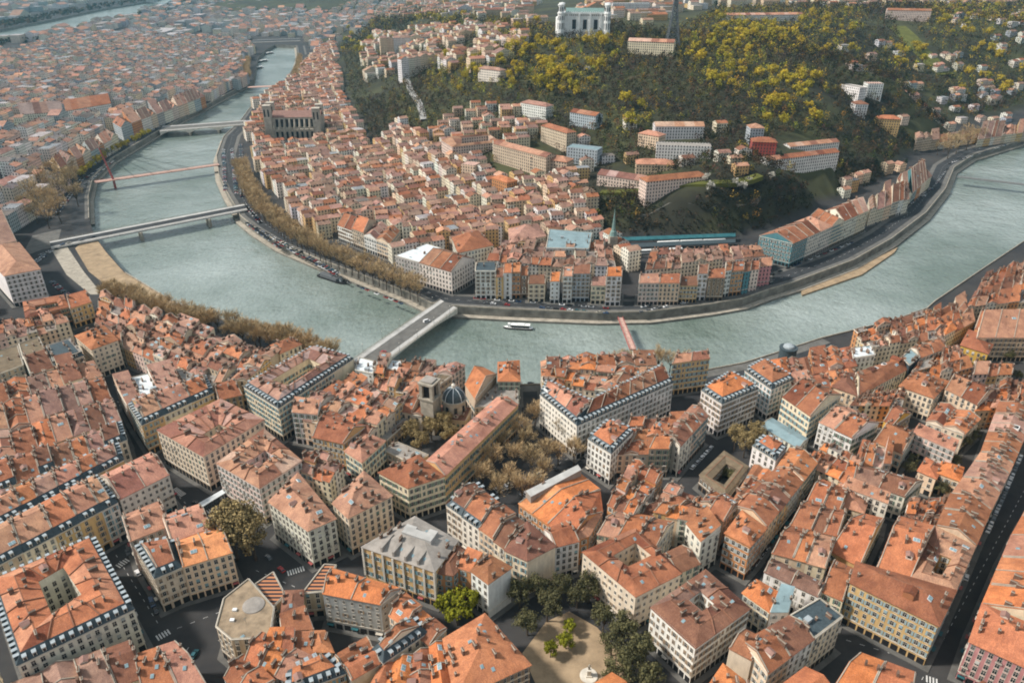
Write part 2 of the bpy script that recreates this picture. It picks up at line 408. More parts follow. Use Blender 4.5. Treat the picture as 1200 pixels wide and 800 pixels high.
# quay roads
def road(name, P, d0, d1, mat='asphalt', z=8.02, kerb=True):
    P = smooth_line(P, 15); mb = MB(); a = offset(P, d0); b = offset(P, d1); strip(mb, a, b, z, z); up(mb); struct(name, mb, [mat])
road('quay_pavement', FARW[2:], .7, 5.5, 'pavement', 8.12)
road('quay_road', FARW[2:], 5.6, 19, 'asphalt', 8.02)
road('quay_pavement', FARW[2:], 19.2, 24, 'pavement', 8.13)
road('quay_pavement', NEARW[5:12], .7, 4, 'pavement', 8.12)
road('quay_road', NEARW[5:13], 4.1, 16, 'asphalt', 8.02)
road('quay_pavement', NEARW[16:30], .7, 8, 'pavement', 8.12)
road('quay_road', NEARW[16:30], 8.1, 15, 'asphalt', 8.02)
mb = MB()
for off in (12.1,):
    P = smooth_line(offset(FARW[2:], off), 3)
    for i in range(0, len(P)-1, 3):
        a, b = P[i], P[i+1]; t = (b-a).normalized(); n = Vector((-t.y, t.x))*.09
        mb.face([(a.x-n.x,a.y-n.y,8.03),(b.x-n.x,b.y-n.y,8.03),(b.x+n.x,b.y+n.y,8.03),(a.x+n.x,a.y+n.y,8.03)])
up(mb); struct('lane_marking', mb, ['paint'])
# beach and landing beside the road bridge
mb = MB(); bp = [U(x, y, 0) for x, y in [(107,262),(112,283),(128,305),(150,330),(208,366),(190,362),(140,345),(98,312),(80,285),(84,268)]]
mb = MB(); tri_poly([q for q in offset(NEARW, .75)[12:16]]+[U(x, y, 8.05) for x, y in [(190,362),(140,347),(104,318),(88,291)]], 8.08, mb); up(mb); struct('sandy_ground', mb, ['sand'])
mb = MB(); tri_poly([U(x, y, 8.1) for x, y in [(60,292),(78,288),(98,318),(120,345),(106,345),(78,322)]], 8.14, mb); up(mb); struct('promenade', mb, ['stone'])
mb = MB(); lp = [U(x, y, .9) for x, y in [(940,346),(1010,322),(1048,296),(1052,290),(1010,312),(938,338)]]
mb = MB(); tri_poly(lp, 1.3, mb); up(mb)
n = len(lp); s_ = MB()
for i in range(n):
    a, b = lp[i], lp[(i+1) % n]; mb.face([(a.x,a.y,-1),(b.x,b.y,-1),(b.x,b.y,1.3),(a.x,a.y,1.3)])
struct('sandy_landing', mb, ['sand'])
mb = MB(); tri_poly([U(x, y, 8.1) for x, y in [(38,276),(72,268),(66,290),(50,292),(24,302)]], 8.05, mb); up(mb); struct('paved_square', mb, ['pavement'])
# square garden
SQ = [(612,765),(640,728),(667,716),(700,735),(735,775),(742,815),(640,830)]
mb = MB(); tri_poly([U(x, y, 8.1) for x, y in SQ], 8.20, mb); up(mb); struct('garden_path', mb, ['sand'])
# ------------------------------------------------------------------ palettes
WALLC = {'cream':(.80,.69,.52),'pale':(.82,.77,.67),'peach':(.78,.60,.43),'ochre':(.64,.43,.20),'white':(.80,.79,.77),'grey':(.42,.42,.41),'bluegrey':(.44,.50,.53),
 'pink':(.50,.24,.24),'yellow':(.62,.38,.08),'orange':(.56,.27,.12),'red':(.42,.09,.07),'teal':(.10,.26,.29),'sand':(.58,.47,.34),'brown':(.26,.19,.14),'rose':(.78,.62,.54),'dark':(.05,.07,.08)}
WALLN = {'pale':'pale stone','bluegrey':'blue-grey','sand':'sandstone','rose':'pale pink'}
ROOFC = {'orange':(.56,.235,.11),'bright':(.68,.26,.095),'salmon':(.56,.315,.205),'brown':(.27,.135,.085),'rust':(.40,.175,.09),'pinkish':(.44,.275,.205),'dusty':(.31,.205,.155),'far':(.20,.19,.185)}
ROOFN = {'dusty':'dusty brown','bright':'bright orange','pinkish':'faded pink','rust':'rust'}
FLAT = {'grey':('greyroof','grey flat'),'olive':('oliveroof','olive flat'),'gravel':('gravelroof','brown gravel'),'light':('lightzinc','white metal'),'tealr':('tealroof','pale teal metal'),'pinkt':('pinkroof','pink terrace'),'darkr':('slate','dark flat'),'striped':('striped','striped glass')}
PW = {'D':['pale','white','pale','rose','white','cream','bluegrey'],'L':['cream','peach','pale','sand','rose','cream','ochre'],'R':['peach','cream','ochre','orange','pale','sand','rose'],'F':['cream','peach','pale','pale','cream','ochre','white','sand']}
PR = {'D':['dusty','pinkish','dusty','salmon','pinkish','far','salmon','far'],'L':['salmon','salmon','pinkish','orange','rust','dusty','brown'],'R':['orange','rust','rust','bright','salmon','brown'],'F':['dusty','pinkish','dusty','brown','rust','dusty','pinkish','salmon']}
def jit(c, a=.08):
    f = 1+random.uniform(-a, a); return tuple(min(.9, x*f*(1+random.uniform(-a*.4, a*.4))) for x in c)
BLD = []      # every building, for the later passes (windows, chimneys, skylights)
def inset(P, d):
    n = len(P); out = []
    for i in range(n):
        p0, p1, p2 = P[i-1], P[i], P[(i+1) % n]
        e1 = (p1-p0).normalized(); e2 = (p2-p1).normalized()
        n1 = Vector((-e1.y, e1.x)); n2 = Vector((-e2.y, e2.x))
        k = 1+n1.dot(n2)
        out.append(p1+(n1+n2)*(d/max(k, .35)))
    return out
def inset_e(P, ds):
    n = len(P); out = []
    for i in range(n):
        p0, p1, p2 = P[i-1], P[i], P[(i+1) % n]; e1 = (p1-p0).normalized(); e2 = (p2-p1).normalized()
        n1 = Vector((-e1.y, e1.x)); n2 = Vector((-e2.y, e2.x)); d1, d2 = ds[i-1], ds[i]
        # intersect the two shifted edges
        a = p0+n1*d1; b = p1+n2*d2; cr = e1.x*e2.y-e1.y*e2.x
        if abs(cr) < .08: out.append(p1+n1*d1); continue
        t = ((b.x-a.x)*e2.y-(b.y-a.y)*e2.x)/cr; out.append(a+e1*t)
    return out
def ccw(P):
    a = sum(P[i].x*P[(i+1) % len(P)].y-P[(i+1) % len(P)].x*P[i].y for i in range(len(P)))
    return P if a > 0 else P[::-1]
def slab(mb, pts, th, m, c=None):
    """a sloping roof plane with thickness: top, underside and edges"""
    mb.face(pts, m, c); lo = [(p[0],p[1],p[2]-th) for p in pts]; n = len(pts)
    mb.face(lo[::-1], m, c)
    for i in range(n):
        j = (i+1) % n; mb.face([lo[i], lo[j], pts[j], pts[i]], m, c)
def v3(p, z): return Vector((p[0], p[1], z))
def roof_gable(mb, P, z, pitch, m=0, oh=.5, c=None, th=.22, along=True, ohe=.12, segs=None, cuts=None):
    A, B, C_, D_ = P if along else (P[1], P[2], P[3], P[0])
    R0 = (A+D_)/2; R1 = (B+C_)/2
    w = ((D_-A).length+(C_-B).length)/4; zr = z+w*pitch
    e = (R1-R0).normalized()*ohe
    def out(p, r): d = (p-r).normalized(); return p+d*oh
    a, d = out(A, R0), out(D_, R0); b, c_ = out(B, R1), out(C_, R1); ze = z-oh*pitch
    a, b, r0, r1, d, c_ = a-e, b+e, R0-e, R1+e, d-e, c_+e
    sg = segs or [m]; n = len(sg)
    for k, mm_ in enumerate(sg):
        u0, u1 = k/n, (k+1)/n; m2 = sg[(k*2+1) % n] if n > 1 else mm_
        slab(mb, [v3(a.lerp(b,u0), ze), v3(a.lerp(b,u1), ze), v3(r0.lerp(r1,u1), zr), v3(r0.lerp(r1,u0), zr)], th, mm_, c)
        slab(mb, [v3(d.lerp(c_,u1), ze), v3(d.lerp(c_,u0), ze), v3(r0.lerp(r1,u0), zr), v3(r0.lerp(r1,u1), zr)], th, m2, c)
        if cuts is not None and k:
            cuts.append((v3(a.lerp(b,u0), ze), v3(r0.lerp(r1,u0), zr))); cuts.append((v3(d.lerp(c_,u0), ze), v3(r0.lerp(r1,u0), zr)))
    return zr, (R0, R1)
def roof_hip(mb, P, z, pitch, m=0, oh=.5, c=None):
    Q = inset(P, -oh); A, B, C_, D_ = Q
    l1 = ((B-A).length+(C_-D_).length)/2; l2 = ((D_-A).length+(C_-B).length)/2
    if l1 < l2: A, B, C_, D_ = B, C_, D_, A; l1, l2 = l2, l1
    R0 = (A+D_)/2; R1 = (B+C_)/2; e = (R1-R0).normalized(); k = min(l2/2, l1/2-.05)*.95
    R0 = R0+e*k; R1 = R1-e*k; ze = z-oh*pitch*.6; zr = z+l2/2*pitch
    for f in ([v3(A,ze),v3(B,ze),v3(R1,zr),v3(R0,zr)], [v3(B,ze),v3(C_,ze),v3(R1,zr)], [v3(C_,ze),v3(D_,ze),v3(R0,zr),v3(R1,zr)], [v3(D_,ze),v3(A,ze),v3(R0,zr)]): mb.face(f, m, c)
    for i in range(4):
        a, b = Q[i], Q[(i+1) % 4]; mb.face([v3(a,ze-.22),v3(b,ze-.22),v3(b,ze),v3(a,ze)], m, c)
    mb.face([v3(q, ze-.22) for q in Q[::-1]], m, c)
    return zr, (R0, R1)
def building(name, label, cat, P, h, roof='g', wall='cream', rc='orange', group=None, party=(), win=True, mans=False, storey=3.3, z0=None, pitch=.42, shop=True, parap=False, hole=None, chim=None, sky=None, flat=False, near=True, roofmesh=None, seg=True, winstyle=None, depth=None):
    P = ccw([Vector((p[0], p[1])) for p in P])
    zs = [terr(p.x, p.y) for p in P]; zb = min(zs)-.8; zt = sum(zs)/len(zs)
    if z0 is not None: zt = z0
    z = zt+h
    cen = sum(P, Vector((0,0)))/len(P); org = (cen.x, cen.y, zt)
    wc = jit(WALLC[wall]); 
    wmb = MB(); wmb.prism(P, zb, z, 0, 0, bottom=False, topf=False)
    rmb = MB(); rec = dict(P=P, z=z, zt=zt, h=h, org=org, party=party, win=win, storey=storey, kind=roof, hole=None, near=near, chim=chim, sky=sky, shop=shop, style=winstyle, wall=wall)
    rcol = None; rmat = 'tile'; mm = None
    if rc in ROOFC: rcol = jit(ROOFC[rc], .12)
    else: rmat = FLAT[rc][0]
    zc = z
    Q = P
    if mans:
        Q = inset_e(P, [.0 if i in party else 2.1 for i in range(len(P))]); mm = MB(); QO = inset_e(P, [.0 if i in party else -.3 for i in range(len(P))])
        for i in range(len(P)):
            j = (i+1) % len(P)
            mm.face([v3(QO[i],z+.02),v3(QO[j],z+.02),v3(Q[j],z+2.9),v3(Q[i],z+2.9)])
        zc = z+2.9
        if hole is None or len(P) != len(hole): mm.face([v3(q, zc-.05) for q in Q])
        rec['mans'] = (P, Q, z)
    if roof == 'ring':
        H = ccw([Vector((p[0], p[1])) for p in hole])
        # rotate the hole so that its corners match the outer ones
        k = min(range(4), key=lambda k: sum((H[(i+k) % 4]-P[i]).length for i in range(4))); H = [H[(i+k) % 4] for i in range(4)]
        for i in range(4):
            j = (i+1) % 4
            wmb.face([v3(H[j],zb),v3(H[i],zb),v3(H[i],zc),v3(H[j],zc)])
        M = [(Q[i]+H[i])/2 for i in range(4)]
        w = sum(((Q[i]+Q[(i+1)%4])/2-(H[i]+H[(i+1)%4])/2).length for i in range(4))/8
        zr = zc+w*pitch*.8; O_ = inset(Q, -.4 if not mans else -.1); I_ = inset(H, .35)
        cp = MB()
        for i in range(4):
            j = (i+1) % 4; n_s = max(1, int((Q[j]-Q[i]).length/random.uniform(8,12)))
            for k in range(n_s):
                u0, u1 = k/n_s, (k+1)/n_s; L = lambda X, u: X[i].lerp(X[j], u); sl = random.choice([0,0,0,1,2]) if n_s > 1 else 0; s2 = random.choice([0,0,1,2]) if n_s > 1 else 0
                rmb.face([v3(L(O_,u0),zc-.15),v3(L(O_,u1),zc-.15),v3(L(M,u1),zr),v3(L(M,u0),zr)], sl)
                rmb.face([v3(L(M,u0),zr),v3(L(M,u1),zr),v3(L(I_,u1),zc-.12),v3(L(I_,u0),zc-.12)], s2)
                if k and rcol: cp.bar(v3(L(O_,u0),zc+.1), v3(L(M,u0),zr+.25), .35, h=.5); cp.bar(v3(L(M,u0),zr+.25), v3(L(I_,u0),zc+.1), .35, h=.5)
            cp.bar(v3(M[i],zr+.03), v3(M[j],zr+.03), .28, h=.16)
            rmb.face([v3(I_[i],zc-.12),v3(I_[j],zc-.12),v3(I_[j],zc-.4),v3(I_[i],zc-.4)])
            rmb.face([v3(O_[j],zc-.15),v3(O_[i],zc-.15),v3(O_[i],zc-.4),v3(O_[j],zc-.4)])
        rec['cops'] = [cp]
        rec['hole'] = H
    elif roof in ('g', 'G'):
        LL = (Q[1]-Q[0]).length if roof == 'g' else (Q[2]-Q[1]).length; ns_ = int(LL/9.5) if seg and rcol else 1; cuts = []
        zr, rr = roof_gable(rmb, Q, zc, pitch, 0, along=(roof == 'g'), oh=.5 if not mans else .1, segs=[random.choice([0,0,1,2]) for _ in range(ns_)] if ns_ > 1 else None, cuts=cuts)
        A, B, C_, D_ = Q if roof == 'g' else (Q[1], Q[2], Q[3], Q[0])
        wmb.face([v3(A,zc-.02),v3((A+D_)/2,zr-.25),v3(D_,zc-.02)]); wmb.face([v3(B,zc-.02),v3(C_,zc-.02),v3((B+C_)/2,zr-.25)])
        wmb.face([v3(q, zc-.3) for q in Q])
        # light coping along the gable ends
        rec['cops'] = []
        for (a, b, c_) in ((A, (A+D_)/2, D_), (B, (B+C_)/2, C_)):
            cp = MB(); rec['cops'].append(cp)
            inw = (cen-(a+c_)/2).normalized()*.22
            for s_, e_ in ((a, b), (b, c_)):
                zs_, ze_ = (zc if s_ is not b else zr), (zc if e_ is not b else zr)
                cp.bar(v3(s_+inw, zs_+.12), v3(e_+inw, ze_+.12), .32, h=.42)
        for a_, b_ in cuts:
            cp = MB(); cp.bar(a_+Vector((0,0,.15)), b_+Vector((0,0,.2)), .32, h=.45); rec['cops'].append(cp)
    elif roof == 'h':
        zr, rr = roof_hip(rmb, Q, zc, pitch, 0, oh=.55 if not mans else .1); wmb.face([v3(q, zc-.3) for q in Q])
        cp = MB(); cp.bar(v3(rr[0],zr+.03), v3(rr[1],zr+.03), .3, h=.2); rec['cops'] = [cp]
    elif roof == 's':
        A, B, C_, D_ = Q; w = (D_-A).length
        slab(rmb, [v3(A+(A-D_).normalized()*.4, zc-.1), v3(B+(B-C_).normalized()*.4, zc-.1), v3(C_, zc+w*pitch*.6), v3(D_, zc+w*pitch*.6)], .22, 0)
        wmb.face([v3(B,zc-.1),v3(C_,zc-.1),v3(C_,zc+w*pitch*.6-.2)]); wmb.face([v3(D_,zc-.1),v3(A,zc-.1),v3(D_,zc+w*pitch*.6-.2)])
        wmb.face([v3(C_,zc-.1),v3(D_,zc-.1),v3(D_,zc+w*pitch*.6-.2),v3(C_,zc+w*pitch*.6-.2)])
    elif roof == 'f':
        rmb.face([v3(q, zc-.45) for q in inset(P, .35)])
        I_ = inset(P, .35)
        pm = MB()
        for i in range(len(P)):
            j = (i+1) % len(P)
            pm.face([v3(P[i],zc+.003),v3(P[j],zc+.003),v3(I_[j],zc+.003),v3(I_[i],zc+.003)]); pm.face([v3(I_[j],zc-.46),v3(I_[i],zc-.46),v3(I_[i],zc+.003),v3(I_[j],zc+.003)][::-1])
        rec['cops'] = [pm]
    rec.update(wmb=wmb, rmb=rmb, rcol=rcol, rmat=rmat, wc=wc, mmb=mm if mans else None, name=name, label=label, cat=cat, group=group)
    BLD.append(rec); return rec
def cornices(r):
    out = []; P = r['P']; n = len(P)
    for nm, zz, d, hh in (('cornice', r['z']-.62, .30, .38), ('string_course', r['zt']+4.0, .16, .3)):
        c = MB()
        for i in range(n):
            if i in r['party']: continue
            a, b = P[i], P[(i+1) % n]; t = (b-a).normalized(); nn = Vector((t.y, -t.x)); q = [a+nn*.002, b+nn*.002, b+nn*d, a+nn*d]; c.prism([q[3],q[2],q[1],q[0]], zz, zz+hh)
        if c.f: out.append((nm, c))
    return out
def finalise():
    # past 300 row houses the smallest in the picture go into one mass
    hs = [r for r in BLD if r['name'] in ('row_house','quay_house')]
    def size(r): o = Vector(r['org']); d = (o-Vector((0,0,CH))).length; x, y = proj(*r['org']); off = 0 if -20 < x < 1220 and y < 830 else 1; return (1-off*.8)*sum((r['P'][i]-r['P'][i-1]).length for i in range(len(r['P'])))*r['h']/d**2
    hs.sort(key=size, reverse=True); mass = set(id(r) for r in hs[296:])
    big = MB(); FM = ['wall_far','tile_far','slate','stone','palestone','brick']
    for r in BLD:
        r['mass'] = id(r) in mass
        if r['mass']:
            wc = r['wc']; rc = r['rcol'] or (.3,.28,.25)
            for src, slot, col in ((r['wmb'],0,wc),(r['rmb'],1,rc),(r['mmb'],2,None)):
                if src is None: continue
                for f, m_ in zip(src.f, src.m): big.face([src.v[i] for i in f], slot, tuple(x*(.8 if m_ == 1 else 1) for x in (col or (.5,.5,.5))))
            for cp in r.get('cops', []):
                for f in cp.f: big.face([cp.v[i] for i in f], 3)
            for _, cp in cornices(r):
                for f in cp.f: big.face([cp.v[i] for i in f], 4)
            continue
        org = r['org']; o = thing(r['name'], r['label'], r['cat'], org, group=r['group']); r['o'] = o; near = r['near']
        link('wall', r['wmb'].mesh('wall', ['wall' if near else 'wall_windowed'], org), o, color=r['wc'])
        r['roof'] = link('roof', r['rmb'].mesh('roof', ['tile','tile_b','tile_c'] if r['rmat'] == 'tile' else [r['rmat']]*3, org), o, color=r['rcol'] or (1,1,1))
        if r['mmb']: r['mo'] = link('mansard', r['mmb'].mesh('mansard', ['slate'], org), r['roof'])
        if near:
            for cp in r.get('cops', []):
                if cp.f: link('coping', cp.mesh('coping', ['stone' if r['kind'] not in ('h','ring') else 'pot'], org), r['roof'])
            for nm, c in cornices(r): link(nm, c.mesh(nm, ['palestone'], org), o)
    return big, FM
ORD = ['first','second','third','fourth','fifth','sixth','seventh','eighth','ninth','tenth','eleventh','twelfth']
def wn(w): return WALLN.get(w, w)
def rn(r): return (ROOFN.get(r, r)+' tile') if r in ROOFC else FLAT[r][1]
USED = set()
def uniq(lab, x=None):
    return lab
def quad(c, z): return [U(px, py, z) for px, py in c]
def fit16(L):
    s_ = ' '.join(L)
    if len(s_.replace('-',' ').split()) > 16: s_ = ' '.join(L[:2]+L[4:]) if len(L) > 5 else ' '.join([L[0], 'house']+L[4:])
    return s_
def bil(Q, u, v): return (Q[0]*(1-u)+Q[1]*u)*(1-v)+(Q[3]*(1-u)+Q[2]*u)*v
def clampd(P, m):
    A, B, C_, D_ = P
    a = (D_-A); b = (C_-B)
    if a.length > m: D_ = A+a.normalized()*m
    if b.length > m: C_ = B+b.normalized()*m
    # keep the plan rectangular enough
    mid = ((D_-A)+(C_-B))/2; e = (B-A).normalized(); n = Vector((-e.y, e.x)); k = max(9, min(m, mid.dot(n)))
    return [A, B, B+n*k, A+n*k]
def one(where, c, h=20, roof='h', wall='cream', rc='orange', name='apartment_building', cat='building', desc='', **k):
    hz = G0+h; cx = None
    if k.pop('hill', False):
        cx = sum(p[0] for p in c)/4; cy = sum(p[1] for p in c)/4
        q = UT(cx, cy, h); zt = terr(q.x, q.y); hz = zt+h; k['z0'] = zt; k['near'] = k.get('near', False)
        # keep the footprint on its own level
    P = [U(px, py, hz) for px, py in c]
    if 'z0' in k and cx is not None: P = clampd(P, 40 if k.get('hole') else 17)
    if 'hole' in k and k['hole']: k['hole'] = [U(px, py, hz) for px, py in k['hole']]
    rp = ' with '+rn(rc)+' roof,' if 'roof' not in where else ''
    lab = (desc+' ' if desc else '')+wn(wall)+' building'+rp+' '+where
    if len(lab.replace('-',' ').split()) > 16: lab = (desc+' ' if desc else '')+wn(wall)+' building '+where
    return building(name, lab, cat, P, h, roof, wall, rc, **k)
def row(where, c, n, h=19, walls='L', roofs='L', roof='g', jh=1.6, mans=None, group=None, wexp=(1,1), skew=.32, flats=.0, **k):
    """n party-wall houses side by side along the edge c[0]-c[1]"""
    hill = k.pop('hill', False); hz = G0+h; zt = None
    if hill:
        cx = sum(p[0] for p in c)/4; cy = sum(p[1] for p in c)/4; q = UT(cx, cy, h); zt = terr(q.x, q.y); hz = zt+h
        k['near'] = k.get('near', False)
    Q = [U(px, py, hz) for px, py in c]
    if hill: Q = clampd(Q, 15)
    ws = [random.uniform(1-skew, 1+skew) for _ in range(n)]; s = sum(ws); u = [0.0]
    for w in ws: u.append(u[-1]+w/s)
    for i in range(n):
        P = [bil(Q, u[i]+.0006, 0), bil(Q, u[i+1]-.0006, 0), bil(Q, u[i+1]-.0006, 1), bil(Q, u[i]+.0006, 1)]
        w = walls[i % len(walls)] if isinstance(walls, (list, tuple)) else random.choice(PW[walls])
        r_ = roofs[i % len(roofs)] if isinstance(roofs, (list, tuple)) else random.choice(PR[roofs])
        hh = h+(random.uniform(-jh, jh) if n > 1 else 0)
        party = []
        if i > 0: party.append(3)
        if i < n-1: party.append(1)
        rt = roof[i % len(roof)] if isinstance(roof, (list, tuple)) else roof
        if rt == 'g' and n >= 4 and not mans and random.random() < .42: rt = random.choice(['G','s','h','G'])
        m = mans if isinstance(mans, bool) else (mans and i in mans)
        if not isinstance(r_, str) or r_ in FLAT: rt = 'f'
        pos = ('only' if n == 1 else 'leftmost' if i == 0 else 'rightmost' if i == n-1 else ORD[i]+' from left')
        lab = fit16([wn(w), 'house,', rn(r_).replace(' tile',''), 'roof,', pos, where] if n > 1 else [wn(w), 'house,', rn(r_).replace(' tile',''), 'roof,', where])
        building('row_house', lab, 'building', P, hh, rt, w, r_, group=group or 'terraced city houses', party=tuple(party), mans=bool(m), z0=zt, **k)
def patch(where, c, nu, nv, h=16, walls='L', roofs='L', skip=(), jh=2.6, **k):
    nu = math.ceil(nu*1.3); nv = nv+1 if nv >= 2 else nv
    hz = G0+h; Q = [U(px, py, hz) for px, py in c]
    us = np.cumsum([0]+[random.uniform(.75, 1.25) for _ in range(nu)]); us = us/us[-1]
    vs = np.cumsum([0]+[random.uniform(.8, 1.2) for _ in range(nv)]); vs = vs/vs[-1]
    ju = [[random.uniform(-.18, .18)/nu if 0 < i < nu else 0 for i in range(nu+1)] for j in range(nv+1)]
    for j in range(nv):
        for i in range(nu):
            if (i, j) in skip: continue
            f = lambda a, b: bil(Q, us[a]+ju[b][a], vs[b])
            P = [f(i,j), f(i+1,j), f(i+1,j+1), f(i,j+1)]
            P = inset(P, .03)
            w = random.choice(PW[walls]); r_ = random.choice(PR[roofs]); x = random.random()
            rt = 'g' if x < .5 else 'G' if x < .72 else 'h' if x < .82 else 's'
            if random.random() < .07: r_ = random.choice(['grey','olive','pinkt','light']); rt = 'f'
            pos = ('leftmost' if i == 0 else 'rightmost' if i == nu-1 else ORD[i]+' from left')
            rk = ('front rank' if j == 0 else 'back rank' if j == nv-1 else ORD[j]+' rank')
            party = tuple(e for e in ((0 if j > 0 else None), (1 if i < nu-1 else None), (2 if j < nv-1 else None), (3 if i > 0 else None)) if e is not None)
            building('row_house', fit16([wn(w), 'house,', rn(r_).replace(' tile',''), 'roof,', pos+',', rk+',', where]), 'building', P, h+random.uniform(-jh, jh), rt, w, r_, group='terraced city houses', party=party if random.random() < .3 else tuple(e for e in party if e != 0), pitch=random.uniform(.34, .48), **k)

# ------------------------------------------------------------------ near bank, traced
one('filling the bottom left corner block around a square courtyard', [(20,779),(157,713),(111,630),(-12,683)], 22, 'ring', 'pale', 'orange', hole=[(62,727),(99,702),(77,669),(46,687)], mans=True, desc='grand', chim=16)
row('in the terrace below the courtyard block', [(22,846),(172,790),(152,749),(12,800)], 4, 16, 'L', 'L', jh=2)
row('in the pair beside the curved ramp', [(168,815),(246,808),(206,752),(158,768)], 2, 17, ['cream','sand'], ['orange','salmon'], jh=.8)
one('on the corner south of the zebra crossing, with dark dormers', [(181,677),(214,663),(203,632),(158,640)], 19, 'g', 'cream', 'rust', mans=True, storey=3.1)
one('with small windows beside the dark dormered corner', [(214,663),(272,646),(258,616),(205,634)], 19.5, 'g', 'peach', 'bright')
one('behind the peach corner house beside the brown tree', [(201,634),(248,617),(234,590),(190,604)], 20, 'g', 'peach', 'salmon')
one('with a curved blank gable near the crossing', [(152,633),(200,614),(188,586),(143,604)], 18, 'g', 'rose', 'salmon')
row('in the long slate-skirted terrace above the courtyard block', [(-6,664),(138,588),(113,558),(-16,626)], 5, 21, 'L', ['salmon','salmon','orange'], mans=True, jh=.15)
one('at the street end of the slate-skirted terraces', [(140,584),(198,555),(176,530),(118,557)], 21.5, 'g', 'pale', 'salmon', mans=False)
row('in the second slate-skirted terrace', [(-6,618),(145,538),(139,519),(-16,590)], 6, 21, 'L', ['salmon','orange','pinkish'], mans=True, jh=.15)
row('in the cream terrace with white dormers', [(-6,576),(148,514),(142,494),(-12,546)], 7, 20, ['cream','pale','cream'], 'L', mans=[0,2,6], jh=.7)
row('in the terrace left of the dark street', [(-6,545),(142,491),(131,466),(-12,512)], 7, 19, 'L', 'L', jh=1.8)
row('in the upper terrace left of the dark street', [(-6,511),(130,464),(120,440),(-12,478)], 7, 18.5, 'L', 'L', jh=2)
row('facing the mansard pair across a lane', [(-6,477),(118,437),(108,420),(-12,448)], 6, 17.5, 'L', 'L', jh=2)
one('set on a narrow lane with a blue-green slate attic', [(64,428),(98,416),(84,400),(55,409)], 19, 'f', 'cream', 'grey', mans=True)
one('beside the one with a blue-green slate attic', [(36,438),(63,429),(52,409),(27,417)], 18, 'g', 'pale', 'brown')
one('at the left edge below the teal roof', [(-8,440),(27,427),(20,404),(-8,412)], 14, 'f', 'sand', 'olive')
one('right of the olive flat roof', [(27,420),(53,411),(45,394),(22,402)], 14.5, 'f', 'sand', 'olive', desc='low')
patch('old block at the left edge', [(-6,402),(82,380),(70,362),(-10,378)], 5, 2, 13, jh=3)
one('with a small dark courtyard near the white office', [(30,372),(80,359),(74,345),(27,353)], 15, 'ring', 'orange', 'rust', hole=[(42,366),(70,359),(67,353),(40,358)])
one('with rows of small windows below the promenade', [(82,361),(107,353),(100,341),(78,346)], 16, 'g', 'ochre', 'orange')
one('standing on the corner where the dark street begins', [(88,393),(107,409),(138,398),(121,381)], 21, 'h', 'cream', 'orange')
patch('old block below the riverside trees', [(108,386),(246,448),(305,408),(118,340)], 8, 4, 17, skip=[(0,0)], jh=3)
row('in the long terrace right of the dark street', [(166,498),(250,459),(241,441),(150,474)], 3, 19.5, ['ochre','cream','ochre'], ['salmon','salmon','orange'], mans=True, jh=.3)
row('behind the long terrace right of the dark street', [(148,472),(240,441),(232,424),(134,448)], 4, 19, 'L', ['pinkish','light','pinkish','grey'], jh=1.5)
one('with two long facades meeting at a sharp street corner', [(184,503),(238,534),(309,491),(258,467)], 22, 'ring', 'cream', 'salmon', hole=[(236,509),(246,513),(268,500),(256,496)], mans=False, desc='large', chim=14)
one('with blue slate dormers around narrow courts by the river', [(286,453),(326,478),(414,420),(368,407)], 22, 'ring', 'cream', 'pinkish', hole=[(318,450),(338,457),(378,431),(362,424)], mans=True, desc='long', chim=14)
one('with a dark eave beside the river trees', [(328,414),(353,403),(341,395),(317,404)], 18, 'h', 'cream', 'rust', mans=False)
patch('block left of the blue-dormered block', [(250,446),(288,446),(330,412),(290,404)], 3, 2, 17)
one('tucked behind the blank cream gable', [(256,468),(284,462),(272,444),(250,452)], 17, 'g', 'ochre', 'rust')
one('at the town end of the road bridge', [(416,433),(437,437),(441,423),(421,418)], 18, 'f', 'white', 'light')
one('with a pale left face and an inner court beside the long awning', [(254,542),(304,571),(353,539),(309,502)], 22, 'ring', 'rose', 'salmon', hole=[(290,541),(303,547),(322,533),(310,526)], chim=12)
one('wedge-shaped above the brown tree, on the street corner', [(315,587),(361,621),(393,607),(349,554)], 22, 'h', 'pale', 'salmon', desc='tall', chim=10)
one('with balconies, on the corner facing the grey-roofed hall', [(390,589),(408,606),(459,580),(426,552)], 22, 'h', 'cream', 'salmon', mans=False, chim=9)
patch('huddle behind the wedge corner building', [(352,550),(386,562),(402,540),(362,524)], 2, 2, 17, roofs='L')
one('in the lane behind the blank white gable', [(366,511),(402,519),(429,499),(386,480)], 18, 'g', 'ochre', 'rust')
one('tall and narrow with a blank gable', [(342,482),(372,485),(376,473),(346,469)], 21, 's', 'white', 'salmon')
one('with a zigzag roof left of the cloister', [(404,528),(424,541),(451,516),(427,506)], 16, 'h', 'cream', 'salmon')
patch('block between blue mansard and cloister', [(338,487),(432,508),(472,474),(414,437)], 4, 3, 17, skip=[(0,0)], roofs='L')
patch('block between road bridge and domed church', [(436,450),(500,462),(545,430),(446,420)], 5, 2, 16)
patch('block left of the church bell tower', [(456,478),(494,484),(502,466),(474,462)], 2, 1, 14)
one('long wing of a college beside the tree-filled place', [(521,557),(607,473),(583,465),(499,540)], 20, 'g', 'ochre', 'salmon', storey=4.2, chim=6, sky=14, seg=False)
one('mansard corner building at the end of the long college wing', [(444,553),(478,571),(521,557),(490,533)], 20, 'h', 'cream', 'rust', mans=False, chim=8)
one('low cloister wing left of the courtyard trees', [(434,506),(453,515),(488,485),(468,477)], 9, 'f', 'sand', 'grey')
one('low cloister wing below the courtyard trees', [(449,526),(484,543),(502,532),(466,517)], 9, 'f', 'sand', 'grey')
